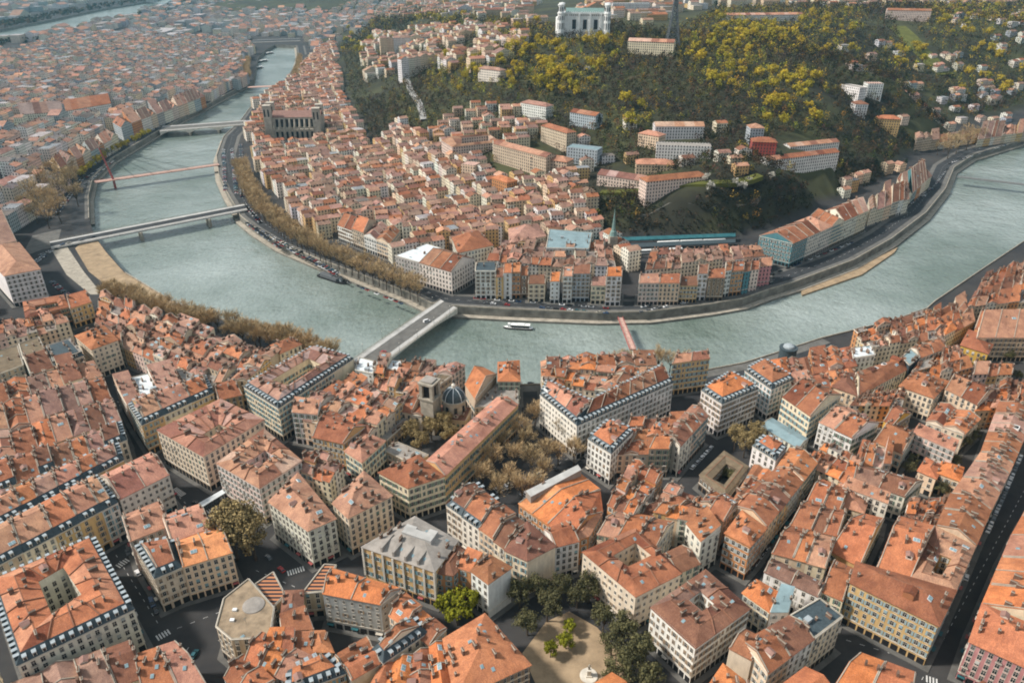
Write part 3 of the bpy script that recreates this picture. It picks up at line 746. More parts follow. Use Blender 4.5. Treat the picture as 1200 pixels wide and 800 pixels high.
one('low cloister wing nearest the dome', [(490,486),(545,492),(552,481),(492,476)], 10, 's', 'sand', 'brown')
one('nave roofed with orange tile right of the church dome', [(545,449),(557,467),(582,438),(566,430)], 15, 'g', 'sand', 'orange', name='church_nave', cat='church', storey=6, pitch=.5, chim=0)
one('on the quay right of the church nave, one half teal', [(584,446),(609,446),(608,422),(584,424)], 17, 'h', 'pale', 'orange')
one('flat terrace right of the church nave', [(556,477),(607,474),(607,449),(583,449)], 11, 'f', 'sand', 'grey')
one('facing the place trees with its shorter wing', [(633,462),(676,498),(702,476),(641,447)], 22, 'g', 'pale', 'salmon', mans=True, desc='stately', chim=10)
one('long wing with slate dormers facing the next street', [(677,498),(789,448),(774,430),(696,468)], 22, 'g', 'white', 'rust', mans=True, chim=14)
patch('block by the quay behind the stately corner', [(636,447),(728,458),(770,434),(634,424)], 5, 2, 18, roofs='R', skip=[(2,0)])
row('on the quay near the red footbridge', [(640,432),(770,428),(766,416),(640,419)], 6, 19, ['rose','pale','cream','ochre','cream','pale'], ['brown','salmon','orange','rust','brown'], jh=1.6)
one('standing alone on the quay with tall shutters', [(788,425),(832,419),(829,410),(794,414)], 23, 'g', 'ochre', 'salmon', sky=3)
one('round-cornered and slate-skirted near the riverside lane', [(822,457),(846,473),(889,455),(856,437)], 22, 'h', 'white', 'bright', mans=True, chim=9)
one('with a slate left face, next to the round-cornered white building', [(873,434),(904,456),(930,444),(895,422)], 21, 'h', 'white', 'rust', mans=True)
row('in the riverside rank right of the slate-faced building', [(906,444),(1004,428),(996,406),(902,424)], 6, 17, 'R', 'R', jh=2.4, roof=['g','G','h'])
row('in the second riverside rank', [(932,462),(1004,446),(1000,428),(920,446)], 4, 16, 'R', 'R', jh=1.5)
one('bright blank-walled block among brown roofs near the river', [(1000,419),(1026,415),(1021,404),(998,407)], 19, 'f', 'white', 'light')
one('very long, with one unbroken roof', [(1006,463),(1064,432),(1055,419),(1003,436)], 17, 'g', 'cream', 'rust', chim=3, seg=False)
one('left end of the very long roof', [(974,452),(1005,463),(1003,437),(982,434)], 16, 'h', 'peach', 'brown')
one('glassy dark block with a pale teal flat top', [(1057,418),(1066,427),(1078,417),(1067,408)], 21, 'f', 'dark', 'tealr', win=False)
one('with a close grid of windows right of the dark glassy block', [(1078,419),(1109,407),(1100,397),(1068,407)], 18, 'g', 'pale', 'rust')
patch('riverside block above the very long roof', [(1022,408),(1098,396),(1092,362),(1000,388)], 5, 3, 16, 'R', 'R')
patch('upper riverside block at the right', [(1098,398),(1144,372),(1130,344),(1092,368)], 3, 2, 16, 'R', 'R')
one('with arches along its foot, above the small garden', [(1145,395),(1210,395),(1210,362),(1152,364)], 18, 'g', 'peach', 'salmon', sky=2)
one('tall blank-gabled beside the arcaded one', [(1143,384),(1172,396),(1180,376),(1150,364)], 17, 'g', 'orange', 'rust')
patch('far riverside block by the right edge', [(1132,362),(1215,352),(1215,302),(1155,322)], 5, 4, 16, 'R', 'R')
one('low and yellow-walled by the garden', [(1126,404),(1158,414),(1166,398),(1136,386)], 13, 'h', 'yellow', 'rust')
patch('block below the close-windowed building', [(1060,450),(1140,430),(1122,405),(1080,420)], 4, 2, 15, 'R', 'R')
row('in the garden-side row at the right', [(1140,440),(1186,438),(1188,426),(1142,424)], 3, 11, 'R', 'R')
one('gable-fronted with a big two-sided roof', [(1108,455),(1146,474),(1168,456),(1122,438)], 17, 'g', 'peach', 'rust')
one('left of the big gabled building', [(1054,452),(1094,466),(1112,446),(1072,434)], 16, 'h', 'cream', 'rust')
one('deep-windowed left of the cream pair', [(917,464),(950,487),(986,462),(956,446)], 20, 'g', 'cream', 'rust')
row('in the modern white pair with teal strips', [(960,494),(999,512),(1030,495),(992,476)], 2, 17, ['white','white'], ['salmon','rust'], jh=.4)
one('with vivid walls in the middle of the right side', [(1036,492),(1046,499),(1068,484),(1052,474)], 17, 'g', 'yellow', 'rust')
patch('block above the vivid yellow building', [(996,474),(1056,476),(1064,452),(1010,462)], 4, 2, 15, 'R', 'R')
row('in the broad-roofed group above the hidden garden', [(1086,493),(1130,508),(1149,490),(1102,471)], 2, 14, ['cream','cream'], ['rust','orange'], jh=.2, roof='G')
patch('block right of the broad-roofed group', [(1144,478),(1204,474),(1204,444),(1160,452)], 3, 2, 15, 'R', 'R')
one('narrow slab with few windows beside the hidden garden', [(1069,506),(1119,528),(1123,519),(1076,499)], 14, 's', 'rose', 'salmon')
one('with a wide roof left of the narrow slab', [(1024,516),(1058,531),(1073,507),(1048,494)], 13, 'g', 'peach', 'rust')
one('low, with three skylit bumps on its long ridge', [(1000,561),(1061,581),(1082,563),(1003,543)], 15, 'g', 'pale', 'brown')
one('thin and many-windowed before the long ridge', [(988,569),(1041,589),(1043,580),(994,561)], 18, 's', 'pale', 'salmon')
one('small, by the walled garden trees', [(1076,551),(1097,560),(1105,545),(1086,536)], 12, 'h', 'peach', 'orange')
one('small, second by the walled garden trees', [(1098,553),(1125,563),(1129,547),(1105,540)], 12.5, 'h', 'peach', 'bright')
patch('block left of the long ridge', [(944,540),(1000,566),(1012,540),(968,518)], 3, 2, 16, 'R', 'R')
patch('block above the low long ridge', [(1002,543),(1044,544),(1046,522),(1012,515)], 3, 1, 14, 'R', 'R')
row('in the rank beside the long dark street', [(1187,543),(1212,484),(1172,470),(1150,530)], 3, 18, ['peach','cream','ochre'], ['rust','salmon','rust'], jh=.8)
row('in the terraced rank with pink roof decks', [(1161,597),(1187,543),(1150,530),(1116,578)], 3, 18, ['ochre','peach','cream'], ['salmon','pinkish','salmon'], jh=.6)
row('on the long dark street above the ochre corner', [(1143,639),(1161,597),(1115,578),(1098,616)], 2, 19, ['peach','peach'], ['rust','rust'], jh=.5)
patch('block behind the long dark street', [(1058,612),(1098,616),(1114,580),(1066,584)], 3, 2, 15, 'R', 'R')
one('with a small lightwell above the ochre corner', [(1068,677),(1119,692),(1143,639),(1097,616)], 20.5, 'ring', 'ochre', 'salmon', hole=[(1090,670),(1105,674),(1117,654),(1101,648)])
one('wide six-storey corner block with blue shutters', [(997,682),(1100,732),(1120,691),(1004,658)], 22, 'h', 'ochre', 'rust', winstyle=1, chim=3)
one('narrow wing behind the blue-shuttered corner', [(1028,664),(1068,676),(1096,616),(1054,604)], 20, 'g', 'peach', 'orange')
one('low and blank-walled beside a parking court', [(972,644),(1008,663),(1036,607),(1012,601)], 13, 'g', 'ochre', 'orange')
one('with two roof levels above the parking court', [(972,588),(1012,600),(1020,576),(985,566)], 14, 'h', 'cream', 'salmon')
row('in the rank left of the parking court', [(905,646),(968,662),(980,628),(926,614)], 3, 16, ['peach','sand','cream'], ['rust','orange','salmon'])
row('in the upper rank left of the parking court', [(926,614),(982,627),(992,598),(946,586)], 3, 16, ['cream','peach','cream'], ['rust','brown','rust'])
row('in the top rank left of the parking court', [(944,588),(984,598),(996,572),(962,560)], 2, 16, ['cream','ochre'], ['orange','rust'])
one('speckled and weathered above the small orange roof', [(896,669),(959,698),(968,684),(904,653)], 15, 'g', 'white', 'brown')
one('plain, right of the speckled roof', [(963,692),(988,703),(1001,666),(978,655)], 15, 'g', 'cream', 'rust')
one('small freestanding below the speckled roof', [(871,694),(902,716),(914,694),(887,679)], 15, 'h', 'cream', 'bright')
one('squeezed beside the small orange roof', [(903,716),(924,716),(930,694),(914,690)], 16, 's', 'pale', 'tealr')
row('in the long many-windowed block at the bottom right', [(900,788),(988,721),(961,700),(871,752)], 3, 20, ['cream','white','cream'], ['rust','brown','darkr'], jh=.3)
one('with blank walls at the block end near the white-walled courtyard block', [(855,758),(881,772),(896,748),(872,736)], 19, 'g', 'cream', 'rust', win=False)
one('four-sided around a small white courtyard', [(763,711),(815,758),(879,712),(827,667)], 20, 'ring', 'white', 'brown', hole=[(806,702),(823,716),(839,707),(821,691)], chim=8, sky=14)
one('pyramid-roofed at the bottom edge', [(818,822),(890,828),(872,797),(848,778)], 16, 'h', 'peach', 'bright', win=False)
row('in the zinc-edged pair at the bottom edge', [(976,806),(1062,836),(1073,788),(1008,764)], 2, 19, ['pale','pale'], ['bright','orange'], jh=.3)
one('with paired windows at the bottom right corner', [(1137,751),(1235,796),(1248,748),(1152,707)], 20, 'h', 'pink', 'orange', storey=3.2, winstyle=0)
row('right of the long dark street, climbing from the pink corner', [(1152,707),(1186,627),(1262,650),(1246,745)], 3, 19, ['cream','peach','pale'], ['bright','orange','salmon'], jh=.6)
row('at the right edge across the long dark street', [(1187,625),(1212,580),(1285,600),(1262,648)], 2, 19, ['pale','cream'], ['orange','salmon'])
# centre
one('grand hall with carved stone front and a pale grey roof', [(425,640),(509,669),(536,633),(486,605)], 20, 'h', 'ochre', 'grey', name='theatre_hall', storey=5.5, chim=4, sky=12, pitch=.3)
one('curved end of the grand hall', [(509,670),(531,673),(552,650),(532,634)], 17, 'h', 'orange', 'brown')
one('with blue-grey light and balconies at the square corner', [(552,668),(572,683),(599,664),(574,650)], 20, 'h', 'white', 'rust')
one('slim orange neighbour of the white square corner', [(535,663),(551,669),(566,652),(548,645)], 18, 's', 'orange', 'orange')
one('many-windowed corner facing the square trees', [(592,644),(618,656),(651,639),(618,611)], 20, 'h', 'cream', 'brown')
one('between two cream ones at the top of the square', [(651,640),(679,633),(664,610),(638,620)], 19, 'g', 'white', 'rust')
one('market hall with one huge roof beside the car park', [(608,589),(642,613),(703,573),(675,551)], 13, 'g', 'orange', 'bright', name='market_hall', cat='market hall', chim=2, pitch=.22)
one('with a light strip, back of the market hall', [(642,613),(668,634),(706,600),(703,574)], 15, 'g', 'orange', 'orange')
one('narrow in the lane below the market hall', [(668,634),(690,627),(704,602),(690,596)], 16, 'h', 'orange', 'salmon')
row('in the mansard rank below the place', [(523,592),(592,641),(617,612),(556,566)], 4, 19, ['pale','pale','peach','cream'], ['brown','rust','rust','brown'], jh=1, mans=[0,1])
one('long-roofed block along the right side of the square', [(683,646),(745,698),(798,671),(745,618)], 20, 'ring', 'cream', 'rust', hole=[(717,650),(736,664),(765,650),(745,634)], chim=6, sky=12)
one('brown-roofed behind the long-roofed block', [(794,671),(821,659),(800,638),(775,650)], 17, 'g', 'cream', 'brown')
one('with a slate corner and a tall blank side', [(804,612),(822,634),(844,621),(828,599)], 20, 's', 'pale', 'rust', mans=False)
row('in the rank above the long-roofed block', [(700,625),(770,640),(790,612),(722,600)], 3, 17, ['cream','peach','cream'], ['salmon','orange','rust'])
patch('block below the brown cloister', [(752,600),(808,612),(846,592),(786,568)], 3, 2, 16, 'R', 'R')
one('vivid corner building with a chamfered front by the dark lane', [(850,624),(879,639),(898,618),(870,598)], 20, 'h', 'orange', 'orange', winstyle=2)
row('in the long rank left of the narrow dark street', [(898,617),(942,562),(910,548),(864,594)], 3, 19, ['peach','ochre','bluegrey'], ['rust','brown','rust'], jh=.6)
row('in the upper part of the rank left of the narrow dark street', [(942,562),(958,541),(926,524),(911,547)], 1, 20, ['cream'], ['orange'])
row('in the rank right of the brown cloister', [(848,606),(866,596),(906,556),(884,546)], 2, 17, ['peach','cream'], ['rust','orange'], roof='G')
row('in the rank between cloister and orange corner', [(816,594),(848,612),(866,590),(838,572)], 2, 17, ['cream','peach'], ['orange','rust'])
one('low four-sided cloister with an olive roof and inner trees', [(820,556),(850,581),(877,546),(849,528)], 9, 'ring', 'brown', 'olive', hole=[(833,561),(849,568),(864,549),(851,542)], chim=0)
one('with bright walls and a slate-edged top, right of the cloister', [(882,522),(909,539),(922,524),(897,511)], 21, 'h', 'white', 'orange', mans=True)
one('long low shed with a shiny roof', [(892,498),(937,525),(947,514),(904,489)], 11, 'g', 'pale', 'tealr', pitch=.2, chim=0)
row('in the leaning rank facing the car park lane', [(797,522),(830,486),(812,474),(778,508)], 2, 20, ['pale','peach'], ['brown','rust'], jh=.5)
patch('block right of the place', [(716,528),(784,528),(806,486),(742,490)], 3, 2, 17, 'R', 'R')
one('slate-skirted at the corner of the place', [(689,514),(716,531),(742,505),(713,493)], 20, 'h', 'white', 'orange', mans=True)
patch('pale-gabled block above the square', [(712,590),(742,607),(777,557),(744,538)], 2, 3, 18, 'R', 'R')
# bottom middle
P5 = [U(x, y, 25) for x, y in [(253,733),(271,748),(316,745),(321,711),(291,677),(262,700)]]
building('apartment_building', 'fan-shaped sandstone building with a brown gravel roof, parapet and small dome above the ramp', 'building', P5, 17, 'f', 'sand', 'gravel', chim=0)
one('striped in dark glass and tile, left of the pavilion', [(318,712),(334,696),(320,669),(299,683)], 14, 'f', 'sand', 'striped', sky=0, chim=0, name='glass_roofed_hall', roofmesh=None)
one('striped in dark glass and tile, right of the pavilion', [(354,694),(377,692),(394,661),(380,660)], 14, 'f', 'sand', 'striped', sky=0, chim=0, name='glass_roofed_hall')
one('small pavilion between the two striped roofs', [(330,718),(354,714),(355,691),(333,692)], 15, 'h', 'sand', 'brown', chim=2)
one('long-windowed right of the striped roofs', [(378,694),(446,707),(470,689),(387,665)], 19, 'g', 'grey', 'bright', chim=8)
one('plain brown box before the pavilion', [(330,738),(367,736),(358,712),(328,722)], 15, 's', 'sand', 'rust')
row('in the huddle left of the yellow tree, lower rank', [(284,778),(345,800),(372,772),(306,740)], 3, 17, 'R', 'R')
row('in the huddle left of the yellow tree, upper rank', [(306,762),(390,764),(380,740),(318,742)], 4, 16, 'R', 'R')
row('at the bottom edge below the gravel roof', [(262,790),(292,828),(322,800),(284,764)], 2, 18, ['ochre','sand'], ['rust','orange'])
one('broad-roofed at the bottom edge with dark dormers', [(336,814),(405,788),(381,765),(337,786)], 18, 'h', 'ochre', 'orange', mans=True)
row('in the tight rank right of the broad roof', [(392,764),(412,796),(446,776),(430,742)], 2, 17, ['peach','cream'], ['rust','orange'], roof='G')
one('dormered with three dark attic windows left of the yellow tree', [(436,760),(449,776),(501,740),(484,722)], 18, 'g', 'cream', 'rust', mans=True)
row('in the stepped rank left of the yellow tree', [(456,722),(504,755),(523,736),(474,695)], 3, 17, ['peach','cream','sand'], ['orange','bright','rust'])
one('large with a long sloping side to the square', [(534,818),(621,778),(568,719),(520,748)], 18, 'h', 'cream', 'orange', chim=10, sky=10)
row('in the bottom edge rank left of the large square-side block', [(418,830),(530,806),(518,752),(446,780)], 4, 16, ['ochre','peach','cream','cream'], ['orange','bright','rust','bright'], roof='G')

# ------------------------------------------------------------------ far bank
FR = [(557,581,317,24,'white','darkr'),(581,590,324,20,'ochre','brown'),(590,600,319,23,'white','orange'),(600,610,318,23,'orange','orange'),(610,619,322,20,'brown','rust'),(619,639,332,16,'cream','brown'),(645,656,329,19,'white','bright'),(660,671,323,23,'white','salmon'),(671,692,320,24,'bluegrey','brown'),(693,710,334,16,'cream','pinkish'),(711,729,323,25,'white','bright'),
 (749,773,331,19,'rose','salmon'),(773,797,331,19,'peach','rust'),(797,818,334,15,'ochre','brown'),(818,830,320,23,'white','brown'),(830,850,325,20,'brown','rust'),(850,858,317,23,'white','rust'),(858,872,317,22,'orange','rust'),(872,880,318,20,'teal','brown'),(880,890,316,19,'rose','rust'),(890,905,312,18,'pink','salmon')]
for i, (xa, xb, y, h, w, r_) in enumerate(FR):
    q = [(xa,y),(xb-.25,y-(1.5 if xa > 840 else 0)),(xb+(1 if xa > 650 else 2),y-11),(xa+1,y-10)]
    building('quay_house', f'{wn(w)} quay house with {rn(r_)} roof, {ORD[i] if i < 11 else ORD[i-11]} from left in the {"" if i < 11 else "right-hand "}far-bank row', 'building',
             [U(a, b, G0+h) for a, b in q], h, 'f' if r_ == 'darkr' else 'g', w, r_, group='quay houses on the far bank', storey=3.2, pitch=.35)
row('in the far bridgehead block, one roof white metal', [(463,299),(529,318),(556,303),(500,285)], 2, 20, ['grey','pale'], ['light','rust'], jh=.1)
row('along the far bank trees left of the white metal roof', [(395,262),(455,284),(468,268),(412,250)], 4, 17, 'F', ['rust','orange','pinkish'])
patch('block behind the far-bank quay row', [(570,306),(722,312),(716,284),(590,282)], 9, 3, 16, 'F', 'F')
patch('block right of the riverside plaza', [(756,316),(896,300),(886,286),(764,294)], 9, 2, 16, 'F', 'F')
one('long white-windowed palace block right of the corner block', [(537,296),(578,287),(560,270),(530,278)], 20, 'h', 'pale', 'rust')
one('stately and curved with arches, near the rail station', [(640,290),(690,291),(694,272),(644,268)], 20, 'f', 'bluegrey', 'tealr')
one('square-planned by the rail station', [(598,284),(640,276),(630,262),(596,268)], 19, 'h', 'peach', 'pinkish')
row('in the white and teal riverside road terrace', [(929,285),(1018,246),(1002,233),(890,276)], 6, 22, ['teal','pale','pale','cream','pale','cream'], ['rust','rust','salmon'], jh=.1, near=True)
row('in the quay terrace farther up the riverside road', [(1020,247),(1066,232),(1060,214),(1018,233)], 6, 16, 'F', 'F')
row('in the bright group by the road bend', [(1062,232),(1092,206),(1078,190),(1052,208)], 5, 14, ['cream','teal','orange','cream'], 'F')
row('in the distant quay terrace right of the brown trees', [(1146,163),(1204,155),(1204,146),(1150,150)], 9, 12, 'F', 'F', near=False)
row('in the hillside lane above the brown trees', [(1072,172),(1150,160),(1148,154),(1070,166)], 8, 9, 'F', 'F', near=False)
one('with a very long pale facade in the distant left quarter', [(24,134),(74,131),(72,124),(22,127)], 21, 'g', 'pale', 'dusty', near=False)
one('with a long pale facade, right neighbour in the distant left quarter', [(77,130),(130,121),(127,115),(75,123)], 21, 'g', 'white', 'rust', near=False)
row('in the quay terrace at the left bank before the masted footbridge', [(70,196),(138,158),(128,152),(58,188)], 8, 19, ['ochre','peach','orange','cream','bluegrey','orange','pale','cream'], 'F', near=False)
row('in the left quay terrace between the two far bridges', [(142,150),(240,112),(232,106),(132,144)], 12, 19, ['bluegrey','orange','pale','cream','grey','pale','rose','cream','peach','pale'], 'F', near=False)
# hillside institutions
H = dict(hill=True)
one('long college wing with a courtyard on the hill', [(530,172),(588,166),(582,150),(534,152)], 12, 'ring', 'rose', 'salmon', hole=[(540,170),(575,166),(572,158),(541,160)], hill=True)
one('long college wing stepping down the hill', [(578,168),(640,184),(652,172),(592,156)], 16, 'g', 'sand', 'salmon', hill=True)
one('square stone block at the foot of the college', [(622,184),(664,190),(676,178),(634,170)], 13, 'h', 'sand', 'salmon', hill=True)
one('tall seminary block with two roofs on the hill', [(634,147),(664,156),(686,141),(652,132)], 14, 'h', 'sand', 'rust', hill=True)
one('modern annex below the seminary', [(664,172),(700,176),(708,160),(676,158)], 12, 'f', 'bluegrey', 'tealr', hill=True)
one('long pale institute under the yellow trees', [(610,120),(640,125),(646,118),(614,111)], 10, 'h', 'white', 'pinkish', hill=True)
one('slab-like institute with blue panels', [(668,131),(698,136),(703,127),(674,123)], 11, 'g', 'bluegrey', 'rust', hill=True)
one('sunlit orange house below the college', [(576,208),(594,214),(604,204),(588,196)], 15, 'h', 'orange', 'orange', hill=True)
one('square house below the college terrace', [(540,192),(556,194),(560,180),(544,178)], 17, 'f', 'peach', 'pinkt', hill=True)
one('pavilion with wide eaves on the hill', [(748,156),(772,160),(776,148),(752,143)], 9, 'h', 'peach', 'salmon', hill=True)
one('grey-roofed institute with white window bands', [(770,170),(834,172),(834,154),(780,152)], 10, 'f', 'white', 'grey', hill=True)
one('upper red-roofed wing of the banded institute', [(768,148),(826,148),(822,136),(772,137)], 9, 'g', 'white', 'salmon', hill=True)
one('monastery wing above the cliff, left', [(746,192),(790,193),(788,184),(750,180)], 8, 'h', 'peach', 'salmon', hill=True)
one('monastery wing with arcades above the cliff', [(700,204),(754,212),(762,204),(708,195)], 8, 'g', 'rose', 'pinkish', hill=True)
one('rose-walled block above the cliff', [(758,213),(830,206),(828,198),(760,202)], 8, 'h', 'rose', 'rust', hill=True)
one('white villa with long arcades and a clock on the hill', [(900,188),(984,178),(980,168),(898,176)], 9, 'g', 'white', 'rust', hill=True)
one('rear wing of the arcaded white villa', [(926,172),(984,166),(982,158),(930,162)], 10, 'g', 'white', 'salmon', hill=True)
one('vivid red villa among the trees', [(882,166),(911,167),(909,156),(884,155)], 12, 'h', 'red', 'rust', hill=True)
one('slender pale blue tower house behind the red villa', [(880,150),(896,150),(896,142),(881,142)], 16, 'h', 'bluegrey', 'salmon', hill=True)
one('terraced white villa high on the slope', [(986,99),(1008,103),(1012,97),(992,93)], 6, 'f', 'white', 'grey', hill=True)
one('upper neighbour of the terraced white villa', [(1018,98),(1036,98),(1037,90),(1020,89)], 7, 'f', 'white', 'pinkt', hill=True)
one('square ochre villa above the road bend', [(1030,139),(1056,140),(1056,133),(1032,132)], 9, 'h', 'ochre', 'orange', hill=True)
one('small white house below the terraced villa', [(1003,122),(1018,122),(1018,114),(1004,114)], 9, 'h', 'white', 'brown', hill=True)
one('long institute on the hilltop among yellow trees', [(1040,12),(1092,13),(1090,6),(1042,5)], 14, 'g', 'rose', 'rust', hill=True)
one('long convent on the hilltop left', [(846,18),(942,17),(940,9),(848,10)], 11, 'g', 'white', 'salmon', hill=True)
one('apartment slab behind the basilica', [(718,4),(762,4),(762,-4),(720,-4)], 22, 'f', 'white', 'light', hill=True)
one('long house on the terrace right of the basilica', [(736,48),(790,50),(790,40),(738,38)], 12, 'g', 'cream', 'salmon', hill=True)
one('hillside house left below the basilica', [(560,80),(586,83),(588,74),(562,72)], 8, 'h', 'pale', 'pinkish', hill=True)
row('in the hilltop street left of the basilica', [(445,45),(560,42),(560,30),(450,32)], 12, 9, 'F', 'F', hill=True)
row('in the second hilltop street left of the basilica', [(470,70),(545,62),(545,50),(476,56)], 9, 9, 'F', 'F', hill=True)
# left bank seen across the water
one('nine-storey office with a grid of windows at the bridge', [(5,323),(47,315),(22,284),(-22,294)], 26, 'h', 'white', 'salmon', chim=2)
row('in the salmon-roofed rank behind the office', [(-20,292),(20,284),(-2,252),(-50,262)], 2, 20, ['cream','peach'], ['salmon','pinkish'])
# ------------------------------------------------------------------ second pass over the buildings
BIG, FM = finalise()
CAM = Vector((0,0,CH))
bv, bf = [], []
for r in BLD:
    for mb_ in (r['wmb'], r['rmb'], r.get('mmb')):
        if mb_ is None: continue
        n = len(bv); bv += mb_.v; bf += [tuple(i+n for i in f) for f in mb_.f]
TREE = BVHTree.FromPolygons(bv, bf)
EYES = [CAM, CAM+Vector((-22,0,0)), CAM+Vector((22,0,0))]
def seen(p):
    for e in EYES:
        d = e-p; l = d.length; d.normalize()
        if TREE.ray_cast(p, d, l-1)[0] is None: return True
    return False
def inframe(p, m=60):
    x, y = proj(p.x, p.y, p.z); return -m < x < 1200+m and -m < y < 800+m
# window kinds: x along the wall, -y outward, origin at the sill centre
def win_mesh(name, w, h, shut=0, balc=False, frame=True, cur=False):
    mb = MB()
    mb.box((0,-.03), w, .06, 0, h, m=0)
    if cur:
        for sx in (-1, 1): mb.box((sx*w*.33, -.062), w*.3, .02, .05, h*.97, m=4)
    if frame:
        for sx in (-1, 1): mb.box((sx*(w/2+.05), -.05), .10, .10, -.1, h+.0, m=1)
        mb.box((0,-.05), w+.2, .10, h, h+.12, m=1); mb.box((0,-.10), w+.3, .20, -.2, -.1, m=1)
    mb.box((0,-.065), .08, .05, .02, h-.02, m=1); mb.box((0,-.062), w*.98, .04, h*.62, h*.66, m=1)
    if shut == 1:
        for sx in (-1, 1): mb.box((sx*(w/2+.50), -.19), .62, .06, -.08, h, m=2)
    if shut == 2:
        mb.box((0,-.17), w*1.02, .05, h*.35, h-.01, m=2)
    if shut == 3:
        for sx in (-1, 1): mb.box((sx*(w/2-.16), -.19), .34, .06, 0, h-.01, m=2)
    if balc:
        mb.box((0,-.42), w+.9, .62, -.42, -.3, m=1)
        for k in range(9): mb.box((-(w+.8)/2+k*(w+.8)/8, -.70), .05, .05, -.3, .75, m=3)
        mb.box((0,-.70), w+.86, .07, .75, .82, m=3)
    return mb.mesh(name, ['glass','palestone','shutter','dark','curtain'], uv=False)
WM = {0: [win_mesh('window_plain',1.35,2.2), win_mesh('window_curtained',1.35,2.2,0,False,True,True), win_mesh('window_plain',1.3,2.15,2), win_mesh('window_balcony',1.3,2.25,0,True)],
      1: [win_mesh('window_shuttered',1.2,2.1,1), win_mesh('window_half',1.2,2.1,2), win_mesh('window_closed',1.2,2.1,3), win_mesh('window_curtained',1.2,2.1,1,False,True,True), win_mesh('window_plain',1.2,2.1)],
      2: [win_mesh('window_tall',1.15,2.2,1), win_mesh('window_tall',1.15,2.2,1,True), win_mesh('window_plain',1.15,2.1)],
      3: [win_mesh('window_small',1.0,1.5), win_mesh('window_small',1.0,1.5,1)]}
SHUT = [(.20,.33,.36),(.42,.44,.42),(.30,.22,.15),(.55,.54,.5),(.13,.2,.16),(.36,.38,.36)]
dm = MB(); dm.box((0,-.1), 1.3, 1.7, 0, 1.75, m=0); dm.box((0,-.98), .9, .06, .25, 1.45, m=1)
for sx in (-1,1): dm.box((sx*.54,-1.0), .16, .12, .1, 1.6, m=2)
dm.prism([(-.75,-1.12),(.75,-1.12),(.75,.8),(-.75,.8)], 1.75, 1.88, 3); dm.prism([(-.72,-1.16),(.72,-1.16),(.72,-.95),(-.72,-.95)], 1.5, 1.74, 2)
DORM = dm.mesh('dormer', ['slate','glass','palestone','zinc'], uv=False)
rd = MB(); rd.box((0,0), 2.4, 2.6, -1.4, 1.3, m=0); rd.box((0,-1.32), 1.3, .06, .2, 1.1, m=1)
for sx in (-1,1): rd.face([(sx*1.5,-1.6,1.15),(0,-1.6,1.95),(0,1.6,1.95),(sx*1.5,1.6,1.15)][::sx], 2)
rd.face([(-1.2,-1.3,1.3),(1.2,-1.3,1.3),(0,-1.3,1.95)],0); rd.face([(1.2,1.3,1.3),(-1.2,1.3,1.3),(0,1.3,1.95)],0)
lw = MB(); lw.box((0,0), 4.2, 3.4, -1.2, .25, m=1); lw.box((0,0), 3.6, 2.8, .25, .3, m=0)  # closed box; its dark top panel paints the shade of a deep shaft
for sx in (-1,1): lw.box((sx*2.0,0), .25, 3.5, -1, .6, m=1); lw.box((0,sx*1.65), 4.2, .25, -1, .6, m=1)
RWELL = lw.mesh('painted_roof_well', ['dark','white'], uv=False)
at = MB(); at.box((0,0), 4.4, 5.6, -2.4, 1.6, m=0); at.box((0,-2.82), 1.3, .06, -.2, 1.2, m=1); at.box((-1.4,-2.82), .9, .06, -.2, 1.1, m=1); at.box((1.4,-2.82), .9, .06, -.2, 1.1, m=1)
roof_gable(at, [Vector(q) for q in ((2.2,-2.8),(2.2,2.8),(-2.2,2.8),(-2.2,-2.8))], 1.6, .42, 2, oh=.3)
ATTIC = [at.mesh('attic', ['wall','glass','tile'], uv=True), at.mesh('attic', ['wall','glass','tile_b'], uv=True)]
RDORM = rd.mesh('roof_dormer', ['palestone','glass','rust'], uv=False)
CHM = []
for (w, d, h, np_) in ((2.6,.7,2.7,5),(1.7,.75,3.1,3),(1.0,.8,2.5,2),(3.6,.7,2.5,7),(.7,.7,2.2,1)):
    mb = MB(); mb.box((0,0), w, d, 0, h, m=0); mb.box((0,0), w+.25, d+.25, h, h+.2, m=1)
    for k in range(np_):
        mb.lathe(((k-(np_-1)/2)*(w/np_),0), [(.17,h+.2),(.15,h+.95),(.0,h+.96)], 6, 2)
    CHM.append(mb.mesh('chimney', ['brick','stone','pot'], uv=False))
mb = MB(); mb.box((0,0), 1.2, 1.5, -.1, .16, m=0); mb.box((0,0), 1.0, 1.3, .16, .2, m=1); SKY1 = mb.mesh('skylight', ['zinc','skyglass'], uv=False)
mb = MB(); mb.box((0,0), 2.6, 1.6, -.1, .25, m=0); mb.box((-.62,0), 1.1, 1.35, .25, .3, m=1); mb.box((.62,0), 1.1, 1.35, .25, .3, m=1); SKY2 = mb.mesh('skylight', ['lightzinc','skyglass'], uv=False)
mb = MB(); mb.bar((0,0,0),(0,0,3.2),.07); mb.bar((-.7,0,2.9),(.7,0,2.9),.05)
for k in range(5): mb.bar((-.6+k*.3,-.35,2.9),(-.6+k*.3,.35,2.9),.03)
ANT = mb.mesh('antenna', ['rail'], uv=False)
mb = MB(); mb.box((0,0), 2.6, 1.9, 0, 1.7, m=0); mb.box((0,0), 2.9, 2.2, 1.7, 1.85, m=1); STAIR = mb.mesh('roof_cabin', ['concrete','zinc'], uv=False)
CNT = {'window':0, 'chimney':0, 'skylight':0, 'dormer':0, 'shopfront':0}
